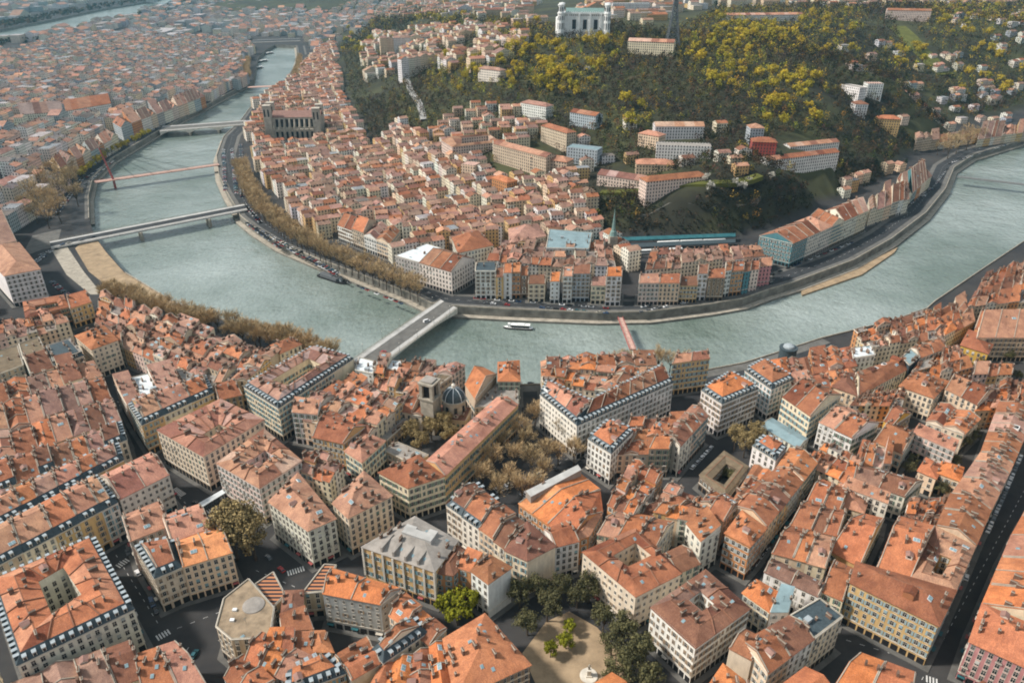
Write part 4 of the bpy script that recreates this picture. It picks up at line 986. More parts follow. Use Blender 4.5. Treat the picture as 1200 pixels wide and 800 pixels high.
for r in BLD:
    if r['mass']:
        rt = BVHTree.FromPolygons([tuple(v) for v in r['rmb'].v], r['rmb'].f)
        for k in range(3):
            q = bil(r['P'][:4], random.choice([.07,.93,.5]), random.uniform(.3,.7)); h_ = rt.ray_cast(v3(q, r['z']+40), Vector((0,0,-1)))
            if h_[0] is not None: BIG.box(q, random.uniform(.8,1.8), .7, h_[0].z-.5, h_[0].z+2, math.atan2((r['P'][1]-r['P'][0]).y,(r['P'][1]-r['P'][0]).x)+math.pi/2, 5)
        continue
    org = Vector(r['org']); o = r['o']; P = r['P']
    dist_ = (org-CAM).length
    if not r['near']:
        rt = BVHTree.FromPolygons([tuple(v) for v in r['rmb'].v], r['rmb'].f)
        continue
    # windows
    st = r['style'] if r['style'] is not None else random.choices([0,1,2,3], [.38,.34,.2,.08])[0]
    if r['wall'] in ('ochre','orange','rose') and r['style'] is None: st = random.choice([1,2])
    sh = random.choice(SHUT) if r['style'] != 1 else (.30,.40,.42)
    edges = [(P[i], P[(i+1) % len(P)], i) for i in range(len(P)) if i not in r['party']]
    if r['hole']:
        Hh = r['hole']; edges = [(Hh[(i+1) % 4], Hh[i], 9) for i in range(4)]+edges
    nwin = 0; sm = MB()
    st_h = r['storey']; nst = max(1, int((r['h']-4.6)/st_h+.25))
    bay = random.uniform(2.5, 3.1)
    if r['win'] and dist_ < 960:
        blank = random.random() < .35 and len(P) == 4
        for (a, b, i) in edges:
            t = (b-a); L = t.length; 
            if L < 2.4: continue
            t.normalize(); nn = Vector((t.y, -t.x))
            mid = (a+b)/2
            if nn.dot(Vector((-mid.x, -mid.y)).normalized()) < -.25: continue
            if blank and i in (1, 3) and L < 16 and not r['hole']: continue
            nb = max(1, int((L-.8)/bay)); off = (L-(nb-1)*L/nb)/2
            ang = math.atan2(t.y, t.x)
            for k in range(nb):
                s_ = off+k*L/nb; pxy = a+t*s_
                q = v3(pxy+nn*.6, r['zt']+2)
                if seen(q) and inframe(q): # ground-floor opening
                    w_ = min(L/nb*.78, 2.6); hw = t*(w_/2)
                    p4 = [pxy-hw+nn*.003, pxy+hw+nn*.003, pxy+hw+nn*.14, pxy-hw+nn*.14]
                    sm.prism([p4[3],p4[2],p4[1],p4[0]], r['zt']-.4, r['zt']+3.1, 0)
                    if (i+k) % 3 == 0 and dist_ < 420 and random.random() < .5:
                        p5 = [pxy-hw*1.1+nn*.15, pxy+hw*1.1+nn*.15, pxy+hw*1.1+nn*1.3, pxy-hw*1.1+nn*1.3]; sm.prism([p5[3],p5[2],p5[1],p5[0]], r['zt']+2.7, r['zt']+2.85, random.choice([1,2,3]))
                for l in range(nst):
                    if nwin >= 99: break
                    zz = r['zt']+4.75+l*(r['h']-5.0)/nst
                    p = v3(pxy, zz)
                    q = v3(pxy+nn*.6, zz+1)
                    if not inframe(q) or not seen(q): continue
                    ms = WM[st]; me_ = ms[0] if random.random() < .55 else random.choice(ms)
                    if l == nst-1 and st != 3 and r['h'] > 15: me_ = random.choice(WM[3]) if random.random() < .0 else me_
                    w = link('window', me_, o, loc=p-org, rz=ang, color=sh); nwin += 1
        CNT['window'] += nwin
        if sm.f:
            link('shopfront', sm.mesh('shopfront', ['dark','red','teal','palestone'], org), o); CNT['shopfront'] += 1
    # dormers on slate skirts
    if 'mans' in r:
        n = 0
        for i in range(len(P)):
            if i in r['party']: continue
            a, b = P[i], P[(i+1) % len(P)]; t = (b-a); L = t.length; t.normalize(); nn = Vector((t.y, -t.x))
            if L < 4: continue
            nb = max(1, int((L-2)/3.0)); ang = math.atan2(t.y, t.x)
            for k in range(nb):
                p = v3(a+t*(L/2+(k-(nb-1)/2)*3.0)-nn*.85, r['z']+.45)
                if n < 99 and inframe(p) and seen(p+v3(nn*1.6, 1.2)): link('dormer', DORM, r['mo'], loc=p-org, rz=ang); n += 1
        CNT['dormer'] += n
    # chimneys and skylights
    rt = BVHTree.FromPolygons([tuple(v) for v in r['rmb'].v], r['rmb'].f)
    A_ = abs(sum(P[i].x*P[(i+1) % len(P)].y-P[(i+1) % len(P)].x*P[i].y for i in range(len(P))))/2
    nc = r['chim'] if r['chim'] is not None else max(2, min(11, int(A_/36+random.random()*1.5)))
    if dist_ > 560: nc = min(nc, 3)
    elif r['chim']: nc = int(nc*1.5)
    l1 = (P[1]-P[0]); ang0 = math.atan2(l1.y, l1.x)
    placed = []
    for k in range(nc*4):
        if len(placed) >= nc: break
        if r['hole'] and len(P) == 4:
            i = random.randrange(4); s_ = random.uniform(.05,.95); a = P[i].lerp(P[(i+1)%4], s_); b = r['hole'][i].lerp(r['hole'][(i+1)%4], s_); q = a.lerp(b, random.uniform(.35,.75)); e = P[(i+1)%4]-P[i]; an = math.atan2(e.y, e.x)+math.pi/2
        else:
            u_ = random.choice([.06,.94,.06,.94,random.uniform(.2,.8)]); v_ = random.uniform(.25,.75)
            if len(P) != 4: u_, v_ = random.uniform(.3,.7), random.uniform(.3,.7)
            q = bil(P[:4], u_, v_); an = ang0+math.pi/2
        if any((q-x).length < 3.2 for x in placed): continue
        h_ = rt.ray_cast(v3(q, r['z']+40), Vector((0,0,-1)))
        if h_[0] is None: continue
        placed.append(q); sz = random.choices(range(5), [.3,.3,.2,.06,.14])[0]
        if dist_ > 560 and sz == 3: sz = 1
        link('chimney', CHM[sz], r['roof'], loc=Vector((q.x,q.y,h_[0].z-.7))-org, rz=an, scale=random.uniform(.8,1.0)); CNT['chimney'] += 1
    flat = r['kind'] == 'f'
    ns = r['sky'] if r['sky'] is not None else random.choice([0,1,1,2,3,4]) if A_ > 80 else random.choice([0,0,1,2])
    if dist_ > 560: ns = min(ns, 1)
    big = random.random() < .4
    for k in range(ns):
        q = bil(P[:4], random.uniform(.12,.88), random.uniform(.12,.88))
        if any((q-x).length < 2.6 for x in placed): continue
        h_ = rt.ray_cast(v3(q, r['z']+40), Vector((0,0,-1)))
        if h_[0] is None: continue
        placed.append(q); nrm = h_[1] if h_[1].z > 0 else -h_[1]
        if flat and random.random() < .4:
            link('roof_cabin', STAIR, r['roof'], loc=h_[0]-org, rz=ang0); continue
        x = Vector((0,0,1)).cross(nrm)
        if x.length < .05: x = Vector((math.cos(ang0), math.sin(ang0), 0))
        x.normalize(); y = nrm.cross(x)
        so = link('skylight', SKY2 if big else SKY1, r['roof']); so.location = h_[0]-org
        so.rotation_euler = Matrix((x, y, nrm)).transposed().to_euler(); CNT['skylight'] += 1
    if dist_ < 520 and not flat and A_ > 110 and r['sky'] != 0 and r['chim'] != 0:
        for k in range(min(7, int(A_/75*random.uniform(.4,1.3)))):
            if r['kind'] not in ('ring','g','h','G') or (len(P) == 4 and r['kind'] == 'ring' and not r['hole']): break
            if r['hole']:
                i = random.randrange(4); q = P[i].lerp(P[(i+1)%4], random.uniform(.12,.88)).lerp(r['hole'][i].lerp(r['hole'][(i+1)%4], random.uniform(.1,.9)), random.uniform(.5,.75))
            else: q = bil(P[:4], random.uniform(.15,.85), random.uniform(.25,.75))
            if r['label'].find('market') >= 0 or r['label'].find('college') >= 0 or any((q-x).length < 4.6 for x in placed): continue
            h_ = rt.ray_cast(v3(q, r['z']+40), Vector((0,0,-1)))
            if h_[0] is None: continue
            placed.append(q); x_ = random.random()
            if x_ < .26: link('painted_roof_well', RWELL, r['roof'], loc=h_[0]-org, rz=ang0, scale=random.uniform(.6,1.1))
            elif A_ > 200: link('attic', random.choice(ATTIC), r['roof'], loc=h_[0]-org, rz=ang0+random.choice([0,math.pi/2,math.pi]), scale=random.uniform(.7,1.05), color=r['rcol'] if r['rcol'] and random.random() < .5 else jit(ROOFC[random.choice(['orange','salmon','rust','brown'])]))
        for k in range(random.choice([0,1,1,2,3])):
            q = bil(P[:4], random.uniform(.15,.85), random.choice([random.uniform(.2,.36), random.uniform(.64,.8)]))
            if any((q-x).length < 3.4 for x in placed): continue
            h_ = rt.ray_cast(v3(q, r['z']+40), Vector((0,0,-1)))
            if h_[0] is None or abs(h_[1].z) > .99: continue
            nrm = h_[1] if h_[1].z > 0 else -h_[1]; placed.append(q)
            link('roof_dormer', RDORM, r['roof'], loc=h_[0]-org, rz=math.atan2(nrm.y, nrm.x)+math.pi/2)
    if dist_ < 480 and random.random() < .6:
        q = bil(P[:4], random.uniform(.3,.7), random.uniform(.35,.65)); h_ = rt.ray_cast(v3(q, r['z']+40), Vector((0,0,-1)))
        if h_[0] is not None: link('antenna', ANT, r['roof'], loc=h_[0]-org, rz=random.uniform(0,3))
print('buildings', len(BLD), CNT)
o = struct('packed_houses', BIG, FM, kind='stuff'); tag(o, 'small packed houses filling the gaps inside and behind the traced blocks', 'packed houses')
# pavements round the blocks: a step above the roadway
mb = MB(); k = 0
for r in BLD:
    if not r['near']: continue
    Q = inset(r['P'], -2.3); k += 1
    if abs(r['zt']-G0) > .5: continue
    z = G0+.13+k*.0004
    mb.face([v3(q, z) for q in Q])
    for i in range(len(Q)): mb.face([v3(Q[i], G0-.1), v3(Q[(i+1)%len(Q)], G0-.1), v3(Q[(i+1)%len(Q)], z), v3(Q[i], z)])
struct('pavement', mb, ['pavement'])
# zebra crossings
def zebra(p0, p1, width=3.2):
    a = U(*p0, G0); b = U(*p1, G0); d = b-a; L = d.length; d.normalize(); n = Vector((-d.y, d.x))*width/2; mb = MB(); k = 0
    while k*1.1+.5 < L:
        s_ = a+d*(k*1.1); e = a+d*(k*1.1+.55); mb.face([v3(s_-n,8.24),v3(e-n,8.24),v3(e+n,8.24),v3(s_+n,8.24)]); k += 1
    up(mb); struct('zebra_crossing', mb, ['paint'])
for a, b in [((184,748),(200,739)),((138,664),(151,655)),((204,573),(216,581)),((243,600),(266,590)),((337,672),(359,665)),((1085,795),(1100,800)),((574,722),(584,714)),((246,585),(258,578))]: zebra(a, b)

# ------------------------------------------------------------------ landmarks
def part(name, mb, mats, par, org, **k): return link(name, mb.mesh(name, mats, org, **k), par)
# bell tower and dome
c = U(503,447,40); org = (c.x, c.y, G0); t_ = thing('bell_tower', 'square grey stone bell tower with open belfry beside the church dome', 'church tower', org)
AN = -.45
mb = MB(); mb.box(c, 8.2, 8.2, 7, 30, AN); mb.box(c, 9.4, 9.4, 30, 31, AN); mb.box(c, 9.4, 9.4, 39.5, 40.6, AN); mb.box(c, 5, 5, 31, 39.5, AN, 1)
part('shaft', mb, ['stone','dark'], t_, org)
for sx in (-1,1):
    for sy in (-1,1):
        mb = MB(); q = (c.x+3.3*(sx*math.cos(AN)-sy*math.sin(AN)), c.y+3.3*(sx*math.sin(AN)+sy*math.cos(AN))); mb.box(q, 1.9, 1.9, 31, 39.5, AN); part('belfry_pier', mb, ['stone'], t_, org)
mb = MB(); mb.box(c, 6.5, 6.5, 40.6, 41.4, AN); part('roof', mb, ['greyroof'], t_, org)
c = U(532,466,27); org = (c.x, c.y, G0); t_ = thing('church_dome', 'ribbed slate dome with a pale lantern on a round ochre drum', 'dome', org)
mb = MB(); mb.lathe(c, [(6.4,7),(6.4,26),(7.0,26.1),(7.0,27),(6.3,27.1)], 24); part('drum', mb, ['stone'], t_, org)
for k in range(8):
    a = k*math.pi/4+.2; mb = MB(); mb.box((c.x+6.45*math.cos(a), c.y+6.45*math.sin(a)), .3, 1.7, 18, 24, a); part('window', mb, ['glass'], t_, org)
mb = MB(); pr = [(6.35*math.cos(x), 27.05+6.6*math.sin(x)) for x in [i*math.pi/2/8 for i in range(8)]]+[(.9,33.8)]; mb.lathe(c, pr, 24); dome = part('dome', mb, ['slate'], t_, org)
for k in range(8):
    a = k*math.pi/4; mb = MB()
    for i in range(len(pr)-1): mb.bar((c.x+(pr[i][0]+.06)*math.cos(a), c.y+(pr[i][0]+.06)*math.sin(a), pr[i][1]+.05), (c.x+(pr[i+1][0]+.06)*math.cos(a), c.y+(pr[i+1][0]+.06)*math.sin(a), pr[i+1][1]+.05), .3)
    part('rib', mb, ['lightzinc'], dome, org)
mb = MB(); mb.lathe(c, [(1.0,33.7),(1.0,35.4),(1.3,35.5),(.0,36.8)], 10); part('lantern', mb, ['palestone'], t_, org)
# riverside round pavilion
c = U(921,424,10); org = (c.x, c.y, G0); t_ = thing('round_pavilion', 'dark round pavilion with a pale grey domed top at the river edge', 'pavilion', org)
mb = MB(); mb.lathe(c, [(5.4,7),(5.4,20),(5.8,20.1),(5.8,21),(3.6,21.1)], 20); part('drum', mb, ['slate'], t_, org)
mb = MB(); mb.lathe(c, [(3.6,21.1),(3.3,22.2),(2,23),(0,23.5)], 20); part('roof', mb, ['zinc'], t_, org)
# church with the green spire
c = U(717,300,10); org = (c.x, c.y, G0); t_ = thing('church_spire', 'slim blue-green church spire rising behind the far-bank quay houses', 'church tower', org)
mb = MB(); mb.box(c, 7, 7, 7, 29, .1); part('tower', mb, ['stone'], t_, org)
mb = MB(); mb.lathe(c, [(3.4,29),(2.6,33),(1.8,34),(0,54)], 8); part('spire', mb, ['verdigris'], t_, org)
mb = MB(); c2 = (c.x+3, c.y+16); P = [(c.x-8,c.y+5),(c.x+9,c.y+5),(c.x+9,c.y+34),(c.x-8,c.y+34)]; mb.prism(P, 7, 20, 0); part('nave', mb, ['stone'], t_, org)
mb = MB(); roof_gable(mb, [Vector(p) for p in (P[1],P[2],P[3],P[0])], 20, .5); part('nave_roof', mb, ['rust'], t_, org)
# cathedral
c = U(350,163,8); ax = math.radians(4); e = Vector((math.cos(ax), math.sin(ax))); n_ = Vector((-e.y, e.x)); org = (c.x, c.y, G0)
t_ = thing('cathedral', 'large gothic cathedral with tall arched windows, buttresses and square towers', 'cathedral', org)
def rect(c, e, n_, x0, x1, y0, y1): return [c+e*x0+n_*y0, c+e*x1+n_*y0, c+e*x1+n_*y1, c+e*x0+n_*y1]
mb = MB(); mb.prism(rect(c,e,n_,-34,34,4,24), 7, 38, 0); mb.prism(rect(c,e,n_,-34,34,-3,4), 7, 22, 0)
part('nave', mb, ['oldstone'], t_, org)
mb = MB(); roof_gable(mb, rect(c,e,n_,-34,34,4,24), 38, .75); part('roof', mb, ['rust'], t_, org)
for k in range(9):
    x = -28+k*7
    mb = MB(); mb.prism(rect(c,e,n_,x-1.9,x+1.9,3.6,3.99), 24, 35, 0); part('window', mb, ['glass'], t_, org)
    mb = MB(); mb.prism(rect(c,e,n_,x-1.5,x+1.5,-3.4,-3.01), 10, 19, 0); part('window', mb, ['glass'], t_, org)
    mb = MB(); mb.prism(rect(c,e,n_,x-4.1,x-2.9,-6,-3.0), 7, 26, 0); mb.bar(v3(c+e*(x-3.5)+n_*-4, 25), v3(c+e*(x-3.5)+n_*4, 35), 1.0); part('buttress', mb, ['oldstone'], t_, org)
for (x0, x1, y0, y1, h) in ((-44,-34,-4,7,54),(-44,-34,19,29,54),(24,34,-6,4.5,50),(24,34,23.5,33,50)):
    mb = MB(); mb.prism(rect(c,e,n_,x0,x1,y0,y1), 7, h, 0); mb.prism(rect(c,e,n_,x0-.5,x1+.5,y0-.5,y1+.5), h, h+1.2, 0)
    for xx in (x0+2.4, x1-2.4): mb.prism(rect(c,e,n_,xx-1,xx+1,y0-.3,y0-.01), h-14, h-4, 1)
    part('tower', mb, ['oldstone','glass'], t_, org)
CATH = c.copy()
# basilica
c = UT(684,44); gz = terr(c.x, c.y); ax = math.radians(-6); e = Vector((math.cos(ax), math.sin(ax))); n_ = Vector((-e.y, e.x)); org = (c.x, c.y, gz)
t_ = thing('basilica', 'white hilltop basilica with four slim octagonal towers and arched side windows', 'basilica', org)
mb = MB(); mb.prism(rect(c,e,n_,-34,34,0,30), gz-12, gz+34, 0); mb.prism(rect(c,e,n_,-36,36,-2,32), gz-12, gz+3, 0); mb.prism(rect(c,e,n_,-36,36,-1,31), gz+34, gz+36, 0)
part('nave', mb, ['white'], t_, org)
mb = MB(); roof_gable(mb, rect(c,e,n_,-30,30,3,27), gz+36, .5); part('roof', mb, ['verdigris'], t_, org)
for x in (-16,1,18):
    mb = MB(); mb.prism(rect(c,e,n_,x-3,x+3,-.5,-.01), gz+12, gz+26, 0); part('window', mb, ['glass'], t_, org)
for x in (-25,-8,9,26):
    mb = MB(); mb.prism(rect(c,e,n_,x-1.2,x+1.2,-1.6,-.01), gz, gz+34, 0); part('pilaster', mb, ['white'], t_, org)
mb = MB(); mb.prism(rect(c,e,n_,-34.4,34.4,-.4,30.4), gz+29, gz+30, 0); mb.prism(rect(c,e,n_,-34.4,34.4,-.4,30.4), gz+9, gz+10, 0)
for k in range(23): mb.prism(rect(c,e,n_,-33.6+k*3,-32.2+k*3,-1,.2), gz+36, gz+37.6, 0)
part('battlement', mb, ['white'], t_, org)
mb = MB()
for k in range(22): mb.prism(rect(c,e,n_,-33+k*3,-31.6+k*3,-.35,-.05), gz+31, gz+33.4, 0)
part('gallery', mb, ['greyroof'], t_, org)
mb = MB(); mb.lathe(c-e*34+n_*15, [(12,gz-12),(12,gz+28),(0,gz+36)], 12); part('apse', mb, ['white'], t_, org)
for sx in (-37,36):
    for sy in (-1,31):
        mb = MB(); q = c+e*sx+n_*sy; mb.lathe(q, [(5.4,gz-14),(5.0,gz+34),(5.8,gz+34.2),(5.8,gz+36),(4.4,gz+36.2),(4.2,gz+46),(5.2,gz+46.2),(5.2,gz+48),(0,gz+49)], 8); tw = part('tower', mb, ['white'], t_, org)
        mb = MB()
        for a_ in range(8):
            for zz, hh in ((12,9),(25,6),(38,6)): mb.box((q.x+(4.9 if zz < 37 else 4.2)*math.cos(a_*math.pi/4+.39), q.y+(4.9 if zz < 37 else 4.2)*math.sin(a_*math.pi/4+.39)), .5, 1.3, gz+zz, gz+zz+hh, a_*math.pi/4+.39)
        link('opening', mb.mesh('opening', ['glass'], org), tw)
# lattice mast
c = UT(787,57); gz = terr(c.x, c.y); org = (c.x, c.y, gz); t_ = thing('lattice_tower', 'dark tapering steel lattice tower on the hilltop beside the basilica', 'steel tower', org)
def rad(z): return 9*(1-z/88)**1.5+1.0
lv = [0,10,20,29,38,46,54,61,68,74,80]
for s_ in ((-1,-1),(1,-1),(1,1),(-1,1)):
    mb = MB()
    for i in range(10): mb.bar((c.x+s_[0]*rad(lv[i]),c.y+s_[1]*rad(lv[i]),gz+lv[i]-1),(c.x+s_[0]*rad(lv[i+1]),c.y+s_[1]*rad(lv[i+1]),gz+lv[i+1]), 1.3)
    part('leg', mb, ['steel'], t_, org)
mb = MB()
cs = ((-1,-1),(1,-1),(1,1),(-1,1))
for i in range(10):
    for k in range(4):
        a, b = cs[k], cs[(k+1) % 4]; r0, r1 = rad(lv[i]), rad(lv[i+1])
        mb.bar((c.x+a[0]*r0,c.y+a[1]*r0,gz+lv[i]),(c.x+b[0]*r1,c.y+b[1]*r1,gz+lv[i+1]),.7); mb.bar((c.x+b[0]*r0,c.y+b[1]*r0,gz+lv[i]),(c.x+a[0]*r1,c.y+a[1]*r1,gz+lv[i+1]),.7)
        mb.bar((c.x+a[0]*r1,c.y+a[1]*r1,gz+lv[i+1]),(c.x+b[0]*r1,c.y+b[1]*r1,gz+lv[i+1]),.7)
part('bracing', mb, ['steel'], t_, org)
mb = MB(); mb.box(c, 7, 7, gz+60, gz+63); mb.box(c, 4, 4, gz+80, gz+84); part('platform', mb, ['steel'], t_, org)
# square statue
c = U(690,790,9); org = (c.x, c.y, 8.2); t_ = thing('statue', 'pale stone statue on a pedestal in the middle of the sandy square', 'statue', org)
mb = MB(); mb.lathe(c, [(3.4,8.1),(3.4,8.6),(3.1,8.61),(0,8.62)], 20); mb.box(c, 2.2, 2.2, 8.6, 9.2); mb.box(c, 1.4, 1.4, 9.2, 11.6); mb.box(c, 1.8, 1.8, 11.6, 11.9); part('pedestal', mb, ['palestone'], t_, org)
mb = MB(); mb.tube([(c.x-.2,c.y,11.9),(c.x-.18,c.y,12.8),(c.x,c.y,13.1),(c.x,c.y,13.9),(c.x,c.y,14.2)], [.2,.24,.34,.42,.14], 8, 0); mb.tube([(c.x+.22,c.y,11.9),(c.x+.18,c.y,12.9),(c.x,c.y,13.2)], [.2,.24,.3], 8, 0)
mb.lathe(c, [(0,14.15),(.2,14.25),(.24,14.45),(.15,14.62),(0,14.68)], 8); mb.tube([(c.x-.4,c.y,13.8),(c.x-.62,c.y-.1,13.3),(c.x-.35,c.y-.3,13.0)], [.13,.11,.07], 6); mb.tube([(c.x+.4,c.y,13.8),(c.x+.75,c.y-.1,14.0),(c.x+.95,c.y-.2,14.4)], [.13,.11,.07], 6); part('figure', mb, ['stone'], t_, org, smooth=True)
# station canopies and trains
def slab_thing(name, label, cat, px, z, th, mats, posts=True, group=None):
    P = ccw([U(x, y, z) for x, y in px]); c = sum(P, Vector((0,0)))/len(P); org = (c.x, c.y, G0); t_ = thing(name, label, cat, org, group=group)
    mb = MB(); mb.prism(P, z-th, z, 0); part('canopy', mb, mats[:1], t_, org)
    if posts:
        n = 6
        for k in range(n):
            q = bil(P, (k+.5)/n, .5); mb = MB(); mb.box(q, .5, .5, 7.9, z-th); part('post', mb, ['rail'], t_, org)
slab_thing('station_canopy', 'long dark teal canopy of the rail station, farther from the river', 'canopy', [(697,283),(862,277),(862,273),(697,279)], 14, .8, ['teal'])
slab_thing('station_canopy', 'long slate-grey canopy of the rail station, nearer the river', 'canopy', [(697,292),(862,284),(862,280),(697,287)], 13, .8, ['slate'])
slab_thing('street_shelter', 'long narrow pale canopy across the street end by the zebra crossing', 'shelter', [(236,594),(264,577),(261,573),(233,589)], 13, .4, ['lightzinc'])
for (x0, y0, x1, y1, lab) in ((742,296,800,293,'short white regional train standing at the station by the arches'),(770,286,850,282,'silver train under the far side of the station canopies')):
    a, b = U(x0, y0, 10), U(x1, y1, 10); d = (b-a).normalized(); an = math.atan2(d.y, d.x); L = (b-a).length; n = max(2, int(L/20)); org = (a.x, a.y, G0); t_ = thing('train', lab, 'train', org)
    for k in range(n):
        q = a+d*((k+.5)*L/n); mb = MB(); mb.box(q, L/n-.8, 2.9, 8.9, 11.9, an); mb.box(q, L/n-1.4, 2.2, 11.9, 12.3, an); mb.box(q, L/n-1.5, 2.95, 10.3, 11.2, an, 1); mb.box(q, L/n-4, 2.2, 8.2, 8.9, an, 1); part('carriage', mb, ['white','glass'], t_, org)

# ------------------------------------------------------------------ bridges
def deck_pts(px, z): return [U(x, y, z) for x, y in px]
def bridge(name, label, L0, R0, L1, R1, z, walk=.2, arches=0, soff=1.2, deep=5, th=1.0, mat='palestone', roadm='asphalt', lamps=0, piers=(), rail=True, cat='bridge'):
    A, B, C_, D_ = deck_pts([L0, R0, R1, L1], z); org = (A.x, A.y, 0); t_ = thing(name, label, cat, org)
    Q = [A, B, C_, D_]; mb = MB()
    fw = lambda u, v: (A*(1-u)+B*u)*(1-v)+(D_*(1-u)+C_*u)*v
    n = max(8, 14*max(1, arches))
    for k in range(n):
        s0, s1 = k/n, (k+1)/n
        if arches:
            f = lambda s_: (1-abs(2*((s_*arches) % 1)-1)) 
            h0 = z-soff-deep*(1-math.sin(math.pi*((s0+1e-6)*arches % 1)))**1.5; h1 = z-soff-deep*(1-math.sin(math.pi*((s1-1e-6)*arches % 1)))**1.5
        else: h0 = h1 = z-th
        P = [fw(0,s0), fw(1,s0), fw(1,s1), fw(0,s1)]
        mb.prism(ccw(P), [h0 if (p-P[0]).length < 1e-6 or (p-P[1]).length < 1e-6 else h1 for p in ccw(P)], z, 0)
    part('span', mb, [mat], t_, org)
    mb = MB(); mb.face([v3(fw(walk,0),z+.02), v3(fw(1-walk,0),z+.02), v3(fw(1-walk,1),z+.02), v3(fw(walk,1),z+.02)]); up(mb); part('roadway', mb, [roadm], t_, org)
    for u0, u1 in ((0.02,walk-.003),(1-walk+.003,.98)):
        if walk > .05:
            mb = MB(); P = ccw([fw(u0,0), fw(u1,0), fw(u1,1), fw(u0,1)]); mb.prism(P, z+.003, z+.16, 0); part('footway', mb, ['concrete' if mat != 'rust' else 'rust'], t_, org)
    if rail:
        for u in (0.005, .995):
            mb = MB(); a, b = fw(u,0), fw(u,1); mb.bar(v3(a,z+1.1), v3(b,z+1.1), .16); mb.bar(v3(a,z+.55), v3(b,z+.55), .08); m = int((b-a).length/2.5)
            for k in range(m+1): q = a.lerp(b, k/m); mb.bar(v3(q,z), v3(q,z+1.1), .12)
            part('railing', mb, [mat if mat in ('rust','red') else 'stone'], t_, org)
    for s_ in piers:
        a, b = fw(-.04,s_), fw(1.04,s_); mb = MB(); w = (b-a).normalized(); v = Vector((-w.y, w.x))*1.6
        mb.prism(ccw([a-v, b-v, b+w*2, b+v, a+v, a-w*2]), -1.5, z-th*.9 if not arches else z-soff-deep*.8, 0); part('pier', mb, ['stone'], t_, org)
    for k in range(lamps):
        for u in (.0, 1.0):
            q = fw(u,(k+.5)/lamps); o = thing('street_lamp', f'slim lamp post on the {"upstream" if u else "downstream"} railing of the near road bridge, {ORD[k]} from town', 'street lamp', (q.x, q.y, z), group='lamp posts on the near bridge')
            m = MB(); m.tube([(0,0,0),(0,0,6)], [.12,.07], 6); m.bar((0,0,6),((-1 if u else 1)*.0,0,6.1),.05); link('post', m.mesh('post', ['rail']), o)
            m = MB(); m.lathe((0,0), [(0,5.9),(.28,6.1),(.2,6.6),(0,6.7)], 8); link('lamp_head', m.mesh('lamp_head', ['palestone']), o)
    return t_, fw
bridge('road_bridge', 'pale single-span road bridge reaching the town beside the blue mansard block', (414,421),(434,437),(516,351),(536,361), 9.6, .22, 1, 1.1, 3.6, mat='palestone', roadm='pavement', lamps=5)
bridge('road_bridge', 'slender grey road bridge with two thin piers next to the sandy beach', (58,283),(60,291),(286,239),(290,246), 10, .25, 0, th=1.3, mat='concrete', piers=(.42,.78))
t_, fw = bridge('footbridge', 'thin reddish cable-stayed footbridge with one leaning red mast', (110,212),(112,214.4),(256,191.5),(257,193.5), 10.5, .03, 0, th=.7, mat='rust', roadm='pinkroof')
org = t_.location
base = fw(.5,.14); top = v3(base+Vector((-6,-3)), 48); mb = MB(); mb.tube([v3(base,-1), v3(base,10), top], [1.5,1.3,.6], 8); part('mast', mb, ['red'], t_, org)
for s_ in (.3,.45,.6,.75):
    for u in (0,1): mb = MB(); mb.bar(top, v3(fw(u,s_),10.6), .28); part('stay_cable', mb, ['rail'], t_, org)
bridge('road_bridge', 'low stone bridge with three broad arches beyond the masted footbridge', (190,148),(187,154),(288,141),(288,146), 10, .2, 3, 1.3, 5, mat='palestone', roadm='pavement', piers=(1/3,2/3))
bridge('footbridge', 'distant thin footbridge across the upper river reach', (290,101.5),(290,103),(335,99.5),(335,101), 10, .03, 0, th=.6, mat='rust', roadm='pinkroof', rail=False)
bridge('railway_bridge', 'farthest low bridge where the river leaves the picture', (296,47),(296,50),(352,45),(352,48), 9, .1, 0, th=1.6, mat='stone', piers=(.3,.6), rail=False)
bridge('footbridge', 'narrow red footbridge seen end-on from the far quay plaza', (724,372),(729.5,372),(738,409),(745,409), 10.5, .03, 0, th=.8, mat='red', roadm='pinkroof')
t_, fw = bridge('footbridge', 'pale grey truss footbridge at the right edge of the river', (1122,206),(1122,208),(1230,218.6),(1230,220.6), 10.5, .03, 0, th=.4, mat='steel', roadm='pavement', rail=False)
for u in (0,1):
    mb = MB(); n = 26
    for k in range(n):
        a, b = fw(u,k/n), fw(u,(k+1)/n); mb.bar(v3(a,10.5), v3(b,12.7), .14); mb.bar(v3(a,12.7), v3(b,10.5), .14); mb.bar(v3(a,12.7), v3(b,12.7), .18)
    part('truss', mb, ['zinc'], t_, t_.location)

